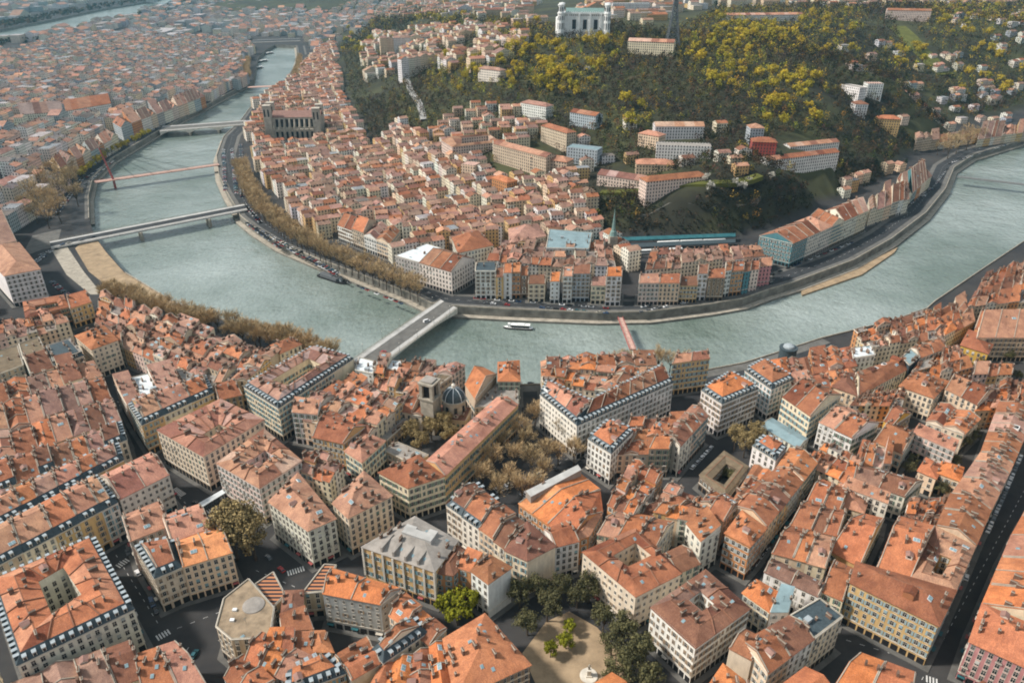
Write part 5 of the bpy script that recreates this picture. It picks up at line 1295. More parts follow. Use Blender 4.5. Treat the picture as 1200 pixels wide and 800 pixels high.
# ------------------------------------------------------------------ boats
def boat(px, py, L, ang, label, name='river_boat', cat='boat', cabin=True, mats=('dark','white','glass')):
    c = U(px, py, .5); o = thing(name, label, cat, (c.x, c.y, 0), ang)
    B = L*.19; hull = [(-L/2,-B*.4),(-L*.42,-B/2),(L*.25,-B/2),(L*.42,-B*.3),(L/2,0),(L*.42,B*.3),(L*.25,B/2),(-L*.42,B/2),(-L/2,B*.4)]
    mb = MB(); mb.prism(hull, -.5, 1.5, 0, 1); link('hull', mb.mesh('hull', mats[:2]), o)
    if cabin:
        mb = MB(); mb.prism([(-L*.38,-B*.42),(L*.2,-B*.42),(L*.26,0),(L*.2,B*.42),(-L*.38,B*.42)], 1.503, 3.6, 0); link('cabin', mb.mesh('cabin', [mats[2]]), o)
        mb = MB(); mb.prism([(-L*.41,-B*.47),(L*.22,-B*.47),(L*.3,0),(L*.22,B*.47),(-L*.41,B*.47)], 3.603, 3.9, 0); mb.box((-L*.1,0), L*.25, B*.5, 3.9, 4.5, 0, 0); link('cabin_roof', mb.mesh('cabin_roof', [mats[1] if mats[1] != 'dark' else 'steel']), o)
        mb = MB(); mb.box((L*.3,0), 2, 2.2, 1.503, 4.3); link('wheelhouse', mb.mesh('wheelhouse', ['white' if mats[1] != 'dark' else 'zinc']), o)
boat(607,384.5,22,math.pi-.12,'white excursion boat with a dark hull moored below the far quay wall')
boat(390,327.5,34,-.62,'long dark barge moored at the corner of the tree-lined quay', cabin=True, mats=('dark','dark','steel'))
for k, (x, y) in enumerate([(303,80),(309,72),(316,63)]): boat(x, y, 36, 1.15, f'houseboat in the distant mooring line, {["nearest","middle","farthest"][k]}', mats=('dark','white','steel'))

# ------------------------------------------------------------------ vehicles
def car_body(van=False):
    mb = MB(); L, W = (5.2,2.0) if van else (4.3,1.78)
    pr = [(-L/2,.35),(L/2,.35),(L/2,.75),(L*.28,.92),(-L*.44,.95),(-L/2,.85)]
    def ext(pr, w0, w1, m, zt):
        n = len(pr)
        for i in range(n):
            j = (i+1) % n; mb.face([(pr[i][0],-w0,pr[i][1]),(pr[j][0],-w0,pr[j][1]),(pr[j][0],w0,pr[j][1]),(pr[i][0],w0,pr[i][1])][::-1], m)
        mb.face([(p[0],-w0,p[1]) for p in pr], m); mb.face([(p[0],w0,p[1]) for p in reversed(pr)], m)
    ext(pr, W/2, W/2, 0, 0)
    zr = 2.1 if van else 1.45
    x0, x1, x2, x3 = (-L*.47,-L*.46,L*.2,L*.33) if van else (-L*.45,-L*.33,L*.08,L*.26)
    b = [(x0,.93),(x3,.91),(x2,zr),(x1,zr)]; w0, w1 = W/2-.06, W/2-.2
    mb.face([(b[0][0],-w0,b[0][1]),(b[1][0],-w0,b[1][1]),(b[2][0],-w1,b[2][1]),(b[3][0],-w1,b[3][1])],1)
    mb.face([(b[0][0],w0,b[0][1]),(b[3][0],w1,b[3][1]),(b[2][0],w1,b[2][1]),(b[1][0],w0,b[1][1])],1)
    mb.face([(b[1][0],-w0,b[1][1]),(b[1][0],w0,b[1][1]),(b[2][0],w1,b[2][1]),(b[2][0],-w1,b[2][1])],1)
    mb.face([(b[0][0],w0,b[0][1]),(b[0][0],-w0,b[0][1]),(b[3][0],-w1,b[3][1]),(b[3][0],w1,b[3][1])],0 if van else 1)
    mb.face([(b[3][0],-w1,zr),(b[2][0],-w1,zr),(b[2][0],w1,zr),(b[3][0],w1,zr)],0)
    return mb.mesh('car_body', ['carpaint','glass'], uv=False)
CB, VB = car_body(), car_body(True)
mb = MB(); mb.tube([(0,-.1,0),(0,.1,0)], [.32,.32], 10, 0); WH = mb.mesh('wheel', ['tyre'], uv=False)
CC = {'white':(.7,.7,.7),'silver':(.42,.43,.44),'black':(.02,.02,.022),'grey':(.12,.125,.13),'blue':(.04,.08,.16),'red':(.35,.03,.03),'teal':(.03,.12,.14),'beige':(.4,.36,.29)}
NC = 0
def car(x, y, z, ang, where, col=None, van=False, wheels=True):
    global NC
    cn = col or random.choice(['white','silver','black','grey','black','grey','blue','white','red','teal','beige'])
    o = thing('van' if van else 'car', f'{cn} {"van" if van else "car"} {where}', 'van' if van else 'car', (x, y, z), ang, 'cars in the streets and along the quays')
    link('body', VB if van else CB, o, color=CC[cn])
    if wheels:
        for sx in (-1.3,1.35):
            for sy in (-.78,.78): link('wheel', WH, o, loc=(sx,sy,.32))
    NC += 1
def cars(p0, p1, where, perp=False, gap=5.4, fill=.85, cols=None, z=8.05):
    a = U(*p0, z); b = U(*p1, z); d = b-a; L = d.length; d.normalize(); an = math.atan2(d.y, d.x)
    if perp: gap = 2.7
    n = int(L/gap); j = 0
    for k in range(n+1):
        if random.random() > fill: continue
        q = a+d*(k*gap); j += 1
        van = random.random() < .07
        near = q.length < 470
        car(q.x, q.y, z, an+(math.pi/2 if perp else 0)+(math.pi if random.random() < .5 else 0)+random.uniform(-.03,.03), f'{ORD[j-1] if j <= 12 else str(j)+"th"} in the parking line {where}', None if cols is None else random.choice(cols), van, near)
cars((1158,622),(1197,533),'on the long dark street', cols=['white','silver','white','grey'], fill=.97)
cars((582,575),(652,549),'of the place under brown trees', perp=True)
cars((606,585),(676,548),'beside the market hall', perp=True, fill=.6)
cars((812,548),(836,522),'in the lane by the brown cloister', fill=.9, cols=['white','silver','white'])
cars((1036,655),(1062,607),'in the walled parking court', perp=True, fill=.6)
cars((880,668),(902,640),'at the dark lane mouth', fill=.9)
cars((640,462),(655,520),'on the paved way from river to place', fill=.5)
cars((562,355),(718,368),'below the far-bank houses', fill=.6)
cars((752,366),(905,333),'below the pink quay house', fill=.8)
cars((932,303),(1020,262),'before the teal and white terrace', perp=True, fill=.6)
cars((1025,262),(1085,228),'farther along the river bend', perp=True, fill=.3)
cars((300,268),(398,322),'on the tree-lined quay', perp=True, fill=.5)
cars((146,640),(186,722),'left of the street by the courtyard block', fill=.45)
cars((330,668),(300,640),'by the big brown tree', fill=.6)
cars((750,720),(800,768),'along the square side of the white courtyard block', fill=.7)
cars((160,560),(230,590),'on the street below the cream terraces', fill=.5)
cars((262,176),(264,224),'in the riverside car park, water side', perp=True, fill=.8)
cars((272,176),(277,228),'in the riverside car park, tree side', perp=True, fill=.75)
cars((66,289),(110,278),'waiting on the piered bridge approach', fill=.6, z=10.06)
for (x, y, a, c, lab, van) in [(1132,677,.95,'white','driving alone on the long dark street',False),(228,767,1.45,'teal','on the curved ramp below the gravel-roofed building',False),(449,413,.62,'red','crossing the near road bridge',False),(431,424,.62,'blue','entering the near road bridge from town',False),(622,450,.1,'black','at the quay end of the paved way',False),(150,549,-1.0,'silver','alone in the long dark left street',True),(500,377,.62,'white','on the middle of the near road bridge',True),(690,535,.5,'white','turning at the corner of the place',True)]:
    q = U(x, y, 9.7 if 'bridge' in lab and 'town' not in lab or 'entering' in lab else 8.05); car(q.x, q.y, 9.64 if 'bridge' in lab else 8.05, a, lab, c, van)

def lane(p0, p1):
    a = U(*p0, G0); b = U(*p1, G0); d = b-a; L = d.length; d.normalize(); n = Vector((-d.y, d.x))*.09; mb = MB(); k = 0
    while k+1.8 < L:
        s_ = a+d*k; e = a+d*(k+1.8); mb.face([v3(s_-n,8.045),v3(e-n,8.045),v3(e+n,8.045),v3(s_+n,8.045)]); k += 5
    up(mb); struct('lane_marking', mb, ['paint'])
for a, b in [((1200,575),(1078,800)),((138,470),(176,545)),((180,552),(232,604)),((136,650),(190,738)),((192,742),(262,715)),((210,775),(225,752)),((300,668),(352,690)),((372,655),(420,690)),((960,740),(1060,770)),((880,660),(905,620)),((620,560),(700,520))]: lane(a, b)
# cars too many and too small to single out
mb = MB(); g2 = random.Random(4)
def mass_cars(p0, p1, perp=True, fill=.8, z=8.05):
    a = U(*p0, z); b = U(*p1, z); d = b-a; L = d.length; d.normalize(); an = math.atan2(d.y, d.x)+(math.pi/2 if perp else 0); k = 0.0
    while k < L:
        if g2.random() < fill:
            q = a+d*k; co_ = g2.choice([(.6,.6,.6),(.35,.36,.37),(.02,.02,.02),(.1,.1,.1),(.1,.1,.1),(.03,.06,.12),(.7,.7,.7),(.25,.03,.03)])
            mb.box(q, 4.3, 1.75, z+.3, z+.95, an, 0, col=co_); mb.box(q+Vector((math.cos(an),math.sin(an)))*-.2, 2.3, 1.5, z+.95, z+1.45, an, 1, col=co_)
        k += 2.8 if perp else 5.6
for a, b, pp in [((282,170),(284,232),True),((286,240),(306,262),True),((308,276),(400,326),False),((290,262),(330,292),True),((404,330),(470,356),False),((936,300),(1022,258),False),((1028,258),(1090,222),False),((1092,222),(1112,196),False),((1112,192),(1180,170),False),((905,322),(1000,284),False),
    ((66,252),(98,208),True),((102,208),(130,188),False),((22,322),(52,300),True),((60,330),(84,350),True),((48,300),(66,292),True),((20,248),(60,214),True),((146,166),(210,140),False),((100,218),(136,186),False),((558,350),(716,362),False),((754,360),(900,330),False),((1200,700),(1120,800),False)][:20]: mass_cars(a, b, pp)
o = struct('parked_cars', mb, ['paint_far','glass'], kind='stuff'); tag(o, 'tiny parked cars lining the distant quays and squares', 'parked cars')
# market hall glazed strip
for r in BLD:
    if r['mass']: continue
    if r['o'].name.startswith('market_hall'):
        P = [U(x, y, r['z']+1.5) for x, y in [(622,588),(681,556),(677,550),(616,581)]]; mb = MB(); mb.prism(ccw(P), r['z']+.5, r['z']+4.6, 0, 1); link('roof_light', mb.mesh('roof_light', ['greyroof','concrete'], r['org']), r['roof'])
    if r['name'] == 'theatre_hall':
        rt = BVHTree.FromPolygons([tuple(v) for v in r['rmb'].v], r['rmb'].f); P = r['P']; d = P[1]-P[0]; an = math.atan2(d.y, d.x); mb = MB()
        for i in range(4):
            a_, b_ = P[i], P[(i+1) % 4]; L_ = (b_-a_).length; tt = (b_-a_)/L_; nn = Vector((tt.y, -tt.x)); nk = int(L_/4.4)
            for k in range(nk+1): mb.box(a_+tt*(L_*k/nk)+nn*.3, .9, .6, r['zt']+4.4, r['z']-.7, math.atan2(tt.y, tt.x), 0)
        link('pilaster_order', mb.mesh('pilaster_order', ['palestone'], r['org']), r['o'])
        for u_, v_, w_, l_ in ((.22,.2,.9,9),(.4,.2,.9,9),(.58,.2,.9,9),(.76,.2,.9,8),(.5,.55,14,4),(.3,.62,5,3),(.62,.72,4,5)):
            q = bil(P, u_, v_); h_ = rt.ray_cast(v3(q, r['z']+40), Vector((0,0,-1)))
            if h_[0] is None: continue
            mb = MB(); mb.box((0,0), w_, l_, -2, 1.1); link('roof_ridge_box', mb.mesh('roof_ridge_box', ['greyroof'] if w_ < 2 else ['concrete'], uv=False), r['roof'], loc=h_[0]-Vector(r['org']), rz=an)
    if 'gravel roof, parapet' in r['o']['label']:
        c = U(297,708,25); mb = MB(); mb.lathe((0,0), [(4.4,-.5),(4.2,.3),(2.6,.8),(0,1.0)], 20); link('roof_dome', mb.mesh('roof_dome', ['greyroof']), r['roof'], loc=v3(c, 24.6)-Vector(r['org']))
        for q in ((275,714),(272,726)):
            c = U(q[0], q[1], 25); mb = MB(); mb.box((0,0), 1.6, 1.3, 0, .8); link('roof_light', mb.mesh('roof_light', ['white']), r['roof'], loc=v3(c, 24.56)-Vector(r['org']))
    if r['o']['label'].startswith('sandstone building under a olive'):
        pass

# ------------------------------------------------------------------ trees
def crown(seed, n, R, H, z0, kind):
    g = random.Random(seed); mb = MB()
    K = 26 if n > 500 else 12; cl = []
    for _ in range(K):
        a = g.uniform(0, 2*math.pi); el = g.uniform(-.5, 1); rr = g.uniform(.35, .86)
        ce = math.sqrt(max(0, 1-el*el*.8)); cl.append((rr*R*ce*math.cos(a), rr*R*ce*math.sin(a), z0+H*.5+rr*el*H*.5, g.uniform(.22,.42)*R))
    for k in range(n):
        cx, cy, cz, cr = g.choice(cl)
        d = Vector((g.gauss(0,1), g.gauss(0,1), g.gauss(0,1))).normalized()*cr*(g.random()**.45)
        p = Vector((cx, cy, cz))+d
        if kind == 'bare':
            u = Vector((p.x/R*.9+g.uniform(-.5,.5), p.y/R*.9+g.uniform(-.5,.5), g.uniform(.3,1.3))).normalized()*g.uniform(.7,1.7)
            s_ = Vector((g.uniform(-1,1), g.uniform(-1,1), g.uniform(-.3,.3))).normalized()*g.uniform(.05,.13)
            mb.face([p-s_, p+s_, p+u+s_*.5, p+u-s_*.5])
        else:
            s_ = (g.uniform(.30,.62) if kind == 'leaf' else g.uniform(.16,.36))*(R/4.5)**.5; nrm = (d.normalized()+Vector((g.uniform(-1,1),g.uniform(-1,1),g.uniform(-.6,1)))*.8).normalized()
            t1 = nrm.orthogonal().normalized()*s_; t2 = nrm.cross(t1.normalized())*s_*g.uniform(.6,1)
            mb.face([p+t1, p+t2, p-t1*.9, p-t2])
    return mb
def trunk(seed, H, R, zc):
    g = random.Random(seed+99); mb = MB(); b = (0,0,-.6); f = (g.uniform(-.3,.3), g.uniform(-.3,.3), zc)
    mb.tube([b, (0,0,zc*.5), f], [.38,.28,.22], 7)
    for k in range(7):
        a = k*.9+g.uniform(-.3,.3); r1 = R*g.uniform(.5,.8)
        mb.tube([f, (f[0]+r1*.45*math.cos(a), f[1]+r1*.45*math.sin(a), zc+(H-zc)*.35), (r1*math.cos(a), r1*math.sin(a), zc+(H-zc)*g.uniform(.55,.9))], [.17,.11,.04], 5)
    mb.tube([f, (f[0]*.5, 0, H*.85)], [.18,.05], 5)
    return mb
KM = {}
def kindset(name, leafm, nl, R, H, z0, kind='leaf', nv=3):
    KM[name] = [(trunk(i*7+len(KM), z0+H, R, z0+.6).mesh('trunk', ['bark'], uv=False), crown(i*13+len(KM)*31, nl, R, H, z0, kind).mesh('crown', [leafm], uv=False)) for i in range(nv)]
kindset('plane_bare', 'leaf_bare', 950, 4.6, 10.5, 3.2, 'bare', 4)
kindset('plane_brown', 'leaf_brown', 2400, 4.8, 10.5, 3.4, 'fine', 3)
kindset('park_green', 'leaf_green', 2600, 4.8, 8.5, 3.4, 'fine', 4)
kindset('lime', 'leaf_lime', 1500, 4.5, 8, 2.8, 'leaf', 2)
kindset('yellow', 'leaf_yellow', 520, 4.6, 8.5, 2.5, 'leaf', 4)
kindset('dark', 'leaf_dark', 420, 3.2, 13, 1.5, 'leaf', 3)
kindset('blossom', 'leaf_white', 300, 3.6, 6, 2, 'leaf', 2)
kindset('bare_far', 'leaf_bare', 520, 4.8, 10, 3, 'bare', 3)
NT = 0; TW = []
def tree(kind, x, y, z, s_, label, group, name='tree'):
    global NT
    t_, c_ = KM[kind][NT % len(KM[kind])]; NT += 1
    s_ *= 1.33
    o = thing(name, label, 'tree', (x, y, z), random.uniform(0, 6.28), group); o.scale = (s_*random.uniform(.9,1.1), s_*random.uniform(.9,1.1), s_*random.uniform(.9,1.12))
    link('trunk', t_, o); link('crown', c_, o); TW.append((x, y))
def ordn(k): return ORD[k] if k < 12 else f'{k+1}{"st" if (k+1)%10==1 and k>20 else "nd" if (k+1)%10==2 and k>20 else "rd" if (k+1)%10==3 and k>20 else "th"}'
def treeline(kind, pts_, sp, where, sc=1.0, group=None, rows=1, off=6, z=G0, desc='bare brownish plane tree'):
    P = smooth_line([U(x, y, z) for x, y in pts_], 1.0)
    for r_ in range(rows):
        Q = offset(P, off*r_); d = 0; k = 0
        for i in range(1, len(Q)):
            d += (Q[i]-Q[i-1]).length
            if d > sp:
                d = 0; q = Q[i]
                tree(kind, q.x+random.uniform(-1,1), q.y+random.uniform(-1,1), z, sc*random.uniform(.85,1.12), f'{desc}, {ordn(k)} from left in the {["front","back"][r_]+" " if rows > 1 else ""}row {where}', group or 'plane trees in rows along the river', 'plane_tree' if group is None else 'tree'); k += 1
treeline('plane_bare', [(128,349),(170,366),(215,379),(262,390)], 7.5, 'behind the sandy beach', 1.05, rows=2, off=7)
treeline('plane_bare', [(268,394),(330,409),(398,430)], 6.5, 'by the blue mansard', 1.05, rows=2, off=6)
treeline('plane_bare', [(712,437),(760,436),(812,434)], 7.5, 'on the quay by the red footbridge', .95, rows=1, desc='olive-brown plane tree')
treeline('bare_far', [(286,200),(296,226),(312,252),(345,280),(385,303),(430,322),(500,350)], 8.5, 'along the far tree-lined quay', 1.08, rows=2, off=8, desc='rust-brown bare plane tree')
treeline('yellow', [(92,214),(112,196),(130,182),(160,168),(180,158)], 15, 'along the left quay road', .8, group='yellow trees on the left quay', desc='small yellow-leafed tree')
treeline('bare_far', [(292,75),(290,85),(292,98)], 16, 'on the distant left quay', 1.2, group='distant quay trees', desc='rusty bare tree')
treeline('bare_far', [(352,72),(351,82),(346,98)], 16, 'on the distant right quay', 1.2, group='distant quay trees', desc='rusty bare tree')
def cluster(kind, P, desc, where, sc=1.0, name='tree', group=None, px=True, z=G0):
    for k, (x, y) in enumerate(P):
        q = U(x, y, z); tree(kind, q.x, q.y, z+.1, sc*random.uniform(.9,1.12), f'{desc}, {ordn(k)} from left {where}' if len(P) > 1 else f'{desc} {where}', group or 'trees '+where, name)
cluster('plane_brown', [(279,655),(289,648),(300,656)], 'broad golden-brown tree', 'clumped at the street junction by the long awning', 1.5)
cluster('plane_bare', [(566,574),(578,552),(588,532),(597,574),(604,548),(611,520),(622,556),(627,500),(636,566)], 'brown budding plane tree', 'of those beside the long college wing', .95)
cluster('plane_bare', [(600,505),(612,590),(628,585),(585,590),(618,530),(640,545),(646,500),(654,545),(662,520),(672,545),(682,522),(694,538)], 'thin bare plane tree', 'of those before the stately corner block', .9)
cluster('plane_brown', [(484,523),(494,534),(506,516),(520,510),(528,524)], 'golden-brown tree', 'inside the cloister courtyard', .85)
cluster('plane_brown', [(860,528),(871,536),(883,524)], 'brown broad-crowned tree', 'behind the bright white building', .95)
cluster('park_green', [(848,560),(855,566)], 'dark small tree', 'inside the low brown cloister', .5)
cluster('park_green', [(609,712),(618,744),(631,704),(641,728),(655,702),(676,712),(690,706)], 'dark olive-green tree', 'along the upper and left sides of the square', .85)
cluster('park_green', [(706,742),(716,768),(728,752),(738,790),(750,776),(722,806),(757,812)], 'dense mid-green tree', 'along the right side of the square', .9)
cluster('lime', [(663,760),(668,742),(645,770)], 'thin young yellow-green tree', 'standing on the sand of the square', .6)
cluster('lime', [(524,724),(536,732),(548,720)], 'bright yellow-green tree', 'beside the white square corner building', .9)
cluster('park_green', [(1068,548),(1062,556),(1115,548),(1128,530),(1136,520),(1088,578),(1100,582)], 'dark shrubby garden tree', 'in the walled gardens at the right', .6)
cluster('park_green', [(1150,432),(1172,440),(1190,448),(1180,424),(1165,452)], 'dark green garden tree', 'below the arcaded peach building', .6)
cluster('bare_far', [(44,262),(54,244),(62,230),(70,250),(76,222),(84,208),(50,222),(66,212),(88,228),(58,268),(92,242),(40,240),(48,250),(64,246),(74,236),(80,226),(90,216),(72,262),(60,256),(34,252)], 'brown bare tree', 'in the square park at the left bank', 1.5)
cluster('bare_far', [(1098,182),(1106,178),(1114,175),(1122,172),(1130,168),(1138,166),(1110,186),(1120,181),(1132,176),(1145,170)], 'rust-brown tree', 'in the park at the river bend', 1.35)
# hillside trees: yellow ones one by one, dark conifers too
YB = []
def hill_trees(kind, boxes, desc, group, sc, name='tree'):
    if kind == 'yellow': YB.extend(boxes)
    g = random.Random(5); L = []
    for (x0, y0, x1, y1, n) in boxes:
        for _ in range(n): L.append((g.uniform(x0-9, x1+9), g.uniform(y0-5, y1+5)))
    L.sort()
    near_ = [('basilica',(675,40)),('lattice tower',(787,55)),('grey-banded institute',(800,165)),('arcaded white villa',(940,180)),('red villa',(896,162)),('terraced white villa',(1000,100)),('seminary block',(660,140)),('hilltop institute',(1065,10)),('ochre villa',(1043,138)),('blue-panelled institute',(690,130)),('zigzag hill road',(486,115)),('convent',(890,15))]
    cnt = {}
    for (x, y) in L:
        q = UT(x, y); z = terr(q.x, q.y)
        nm, p = min(near_, key=lambda t: math.hypot((t[1][0]-x), (t[1][1]-y)*1.5))
        dx, dy = x-p[0], y-p[1]; side = ('left of' if dx < 0 else 'right of') if abs(dx) > abs(dy)*1.3 else ('above' if dy < 0 else 'below')
        k = cnt.get((nm, side), 0); cnt[(nm, side)] = k+1
        tree(kind, q.x, q.y, z-.3, sc*random.uniform(.75,1.2), f'{desc}, {ordn(k)} from left of those {side} the {nm}', group, name)
HY = 1
hill_trees('yellow', [(590,32,625,62,10),(596,60,660,80,18),(640,60,700,82,14),(650,92,682,110,14),(600,86,640,105,8),(700,52,712,80,6),(845,22,930,52,30),(850,36,920,60,15),(930,22,990,60,21),(895,90,945,124,18),(840,62,875,105,9),(815,40,850,80,9),(1105,8,1150,40,21),(1055,62,1085,82,8),(905,132,950,150,8),(1140,60,1168,78,6),(520,78,560,110,8),(505,22,540,40,6),(410,30,440,60,8),(735,130,750,150,4),(1130,90,1190,110,8),(1150,15,1195,30,9)],
    'bright yellow-green tree', 'yellow-leafed trees on the wooded hill', 1.25, 'budding_tree')
hill_trees('dark', [(980,50,1000,85,4),(1010,74,1030,90,3),(612,100,625,118,2),(915,185,925,192,1),(690,150,700,175,1),(830,15,840,30,2),(1080,10,1095,22,2),(1020,160,1050,200,6),(570,90,590,100,2)],
    'tall dark conifer', 'dark conifers on the hill', 1.0, 'conifer_tree')
hill_trees('blossom', [(835,208,872,222,5),(888,215,897,220,1),(684,88,690,94,1),(828,224,836,230,1)], 'white blossoming tree', 'blossom trees above the cliff', 1.0)
print('trees', NT, 'cars', NC)

# ------------------------------------------------------------------ uncountable masses
cent = [(CATH.x, CATH.y-22, 42), (CATH.x, CATH.y+14, 40)]+[(r['org'][0], r['org'][1], max((p-Vector(r['org'][:2])).length for p in r['P'])) for r in BLD]
GRID = {}
for c_ in cent: GRID.setdefault((int(c_[0]//60), int(c_[1]//60)), []).append(c_)
def clear(x, y, m=6):
    i, j = int(x//60), int(y//60)
    for a in (-1,0,1):
        for b in (-1,0,1):
            for c_ in GRID.get((i+a, j+b), ()):
                if math.hypot(c_[0]-x, c_[1]-y) < c_[2]*.85+m: return False
    return True
def near_line(x, y, L, m):
    for i in range(len(L)-1):
        a, b = L[i], L[i+1]; dx, dy = b[0]-a[0], b[1]-a[1]; l = dx*dx+dy*dy
        t = max(0, min(1, ((x-a[0])*dx+(y-a[1])*dy)/l)); 
        if math.hypot(x-a[0]-t*dx, y-a[1]-t*dy) < m: return True
    return False
def mini(mb, x, y, ang, w, d, zb, zt, h, wc, rc, flat=False):
    ca, sa = math.cos(ang), math.sin(ang)
    P = [Vector((x+a*ca-b*sa, y+a*sa+b*ca)) for a, b in ((-w/2,-d/2),(w/2,-d/2),(w/2,d/2),(-w/2,d/2))]; z = zt+h
    mb.prism(P, zb, z, 0, 0, bottom=False, topf=False, col=wc)
    if flat: mb.face([v3(p, z-.02) for p in P], 1, rc); return
    zr = z+d/2*.42; R0, R1 = (P[0]+P[3])/2, (P[1]+P[2])/2
    o = (P[3]-P[0]).normalized()*.4
    mb.face([v3(P[0]-o,z-.15), v3(P[1]-o,z-.15), v3(R1,zr), v3(R0,zr)], 1, rc); mb.face([v3(P[2]+o,z-.15), v3(P[3]+o,z-.15), v3(R0,zr), v3(R1,zr)], 1, rc)
    mb.face([v3(P[1],z), v3(P[2],z), v3(R1,zr-.1)], 0, wc); mb.face([v3(P[3],z), v3(P[0],z), v3(R0,zr-.1)], 0, wc)
    for k in range(random.choice([0,1,2])):
        q = R0.lerp(R1, random.choice([.08,.5,.92])); mb.box(q, .9, 1.6, zr-1.2, zr+1.3, ang, 1, col=(.16,.10,.08))
NEWG = []
def fill(mb, region, ang, cw, cd, h, hj, pw, pr, density=1.0, sx=5, sy=3, bounds=None, white=.06, street=.5, row_jit=.2):
    """rows of party-wall houses in blocks; region is an outline on the photograph's ground"""
    W = [UT(px, py) for px, py in region]; e = Vector((math.cos(ang), math.sin(ang))); n = Vector((-e.y, e.x))
    us = [p.dot(e) for p in W]; vs = [p.dot(n) for p in W]; N_ = 0
    nu = int((max(us)-min(us))/cw)+1; nv = int((max(vs)-min(vs))/cd)+1
    for j in range(nv):
        sh = (j//sy)*cd*street
        for i in range(nu):
            su = (i//sx)*cw*street
            u_ = min(us)+i*cw+su+((j//sy) % 3)*cw*.7; v_ = min(vs)+j*cd+sh
            if u_ > max(us) or v_ > max(vs): continue
            if random.random() > density: continue
            p = e*u_+n*v_; zt = terr(p.x, p.y); pr_ = proj(p.x, p.y, zt)
            if not (-40 < pr_[0] < 1240) and not bounds: continue
            if not inpoly(pr_[0], pr_[1], region): continue
            if inpoly(p.x, p.y, SAONE) or inpoly(p.x, p.y, RHONE) or not clear(p.x, p.y): continue
            if p.y < 1300 and (near_line(p.x, p.y, FARW, 32) or near_line(p.x, p.y, NEARW[3:16], 24)): continue
            if p.y >= 1300 and near_line(p.x, p.y, NEARW[:5]+FARW[-5:], 22): continue
            if any((p.x-x)**2+(p.y-y)**2 < 60 for x, y in TW): continue
            w = cw*random.uniform(.93,1.02); d = cd*random.uniform(.86,1.0)
            wc = jit(WALLC[random.choice(PW[pw])], .12); rc = jit(ROOFC[random.choice(PR[pr])], .15)
            if cw > 15 and random.random() < .14: w *= 1.9; d *= 1.25
            fl = random.random() < white
            if fl: rc = random.choice([(.4,.4,.4),(.5,.5,.5),(.2,.19,.17),(.3,.35,.37)])
            zs = [terr(p.x+a, p.y+b) for a, b in ((-cw/2,-cd/2),(cw/2,-cd/2),(cw/2,cd/2),(-cw/2,cd/2))]
            a2 = ang+random.uniform(-.04,.04)+(math.pi/2 if random.random() < row_jit else 0)
            if a2-ang > 1: w, d = d, w
            if p.y < 3000: NEWG.append((p.x, p.y, cw*.5))
            mini(mb, p.x, p.y, a2, w, d, min(zs)-2, sum(zs)/4, h+random.uniform(-hj, hj), wc, rc, fl); N_ += 1
    return N_
EDGE = MB(); ne = 0
for reg, an in (([(1206,316),(1420,262),(1760,560),(1900,1000),(1300,1000),(1206,805)], 1.05), ([(-8,345),(-8,850),(-330,900),(-420,345)], .55), ([(-330,850),(1300,850),(1300,1150),(-330,1150)], .6)):
    ne += fill(EDGE, reg, an, 14, 13, 18, 2.5, 'R', 'R', .96, 5, 2, street=.8, white=.06, bounds=True)
o = struct('neighbouring_houses', EDGE, ['wall_far','tile_far'], kind='stuff'); tag(o, 'city houses carrying on past the edges of the near bank', 'neighbouring houses'); print('edge', ne)
OLD = [(296,172),(286,150),(296,128),(330,108),(352,88),(372,64),(392,52),(400,95),(402,122),(418,150),(440,182),(470,150),(500,170),(535,190),(600,205),(660,215),(690,236),(698,262),(700,292),(738,296),(742,322),(570,330),(500,305),(455,318),(395,288),(340,258),(312,222)]
mb = MB(); n = 0
random.seed(3)
n += fill(mb, OLD, math.radians(28), 12.5, 11.5, 16, 3, 'F', 'F', .96, 4, 3)
n += fill(mb, [(380,300),(400,262),(560,262),(620,225),(690,238),(700,285),(560,300),(520,296),(470,296)], math.radians(12), 12.5, 11, 16, 3, 'F', 'F', .95, 5, 3)
o = struct('old_town_roofs', mb, ['wall_far','tile_far'], kind='stuff'); tag(o, 'dense mass of old town houses with pinkish roofs below the hill', 'old town houses'); print('old', n)
mb = MB(); n = 0
PRES = [(-60,330),(-60,60),(20,66),(60,52),(120,44),(200,46),(290,52),(298,66),(290,84),(288,98),(217,138),(180,155),(130,186),(92,215),(70,225),(40,258),(10,290),(0,316)]
ba = math.atan2(U(290,100).y-U(110,216).y, U(290,100).x-U(110,216).x)
n += fill(mb, PRES, ba, 16, 14, 18, 3, 'D', 'D', .95, 5, 2, street=1.1, white=.2)
n += fill(mb, [(-60,50),(200,6),(260,4),(380,4),(372,30),(350,44),(290,48),(200,44),(60,50),(-60,58)], ba, 34, 26, 17, 6, 'D', 'D', .55, 3, 2, street=.9, white=.5)
n += fill(mb, [(-60,40),(0,30),(110,2),(200,-6),(-60,-10)], ba, 44, 34, 16, 6, 'D', 'D', .35, 3, 2, street=.9, white=.6)
n += fill(mb, [(240,4),(470,4),(470,-16),(200,-14)], ba, 60, 44, 18, 8, 'D', 'D', .45, 3, 2, street=.9, white=.6)
n += fill(mb, [(310,2),(470,2),(450,22),(420,40),(400,56),(374,62),(352,44),(300,44)], ba, 26, 18, 13, 4, 'D', 'D', .6, 3, 2, street=.9, white=.35)
for (x, y, w, d, h) in ((190,40,150,70,12),(205,47,60,40,18),(232,8,40,40,60),(345,6,40,40,50),(178,2,50,40,50),(310,8,90,50,30)):
    c = UT(x, y); mini(mb, c.x, c.y, ba, w, d, 4, 8, h, (.5,.52,.53), (.5,.52,.53), True)
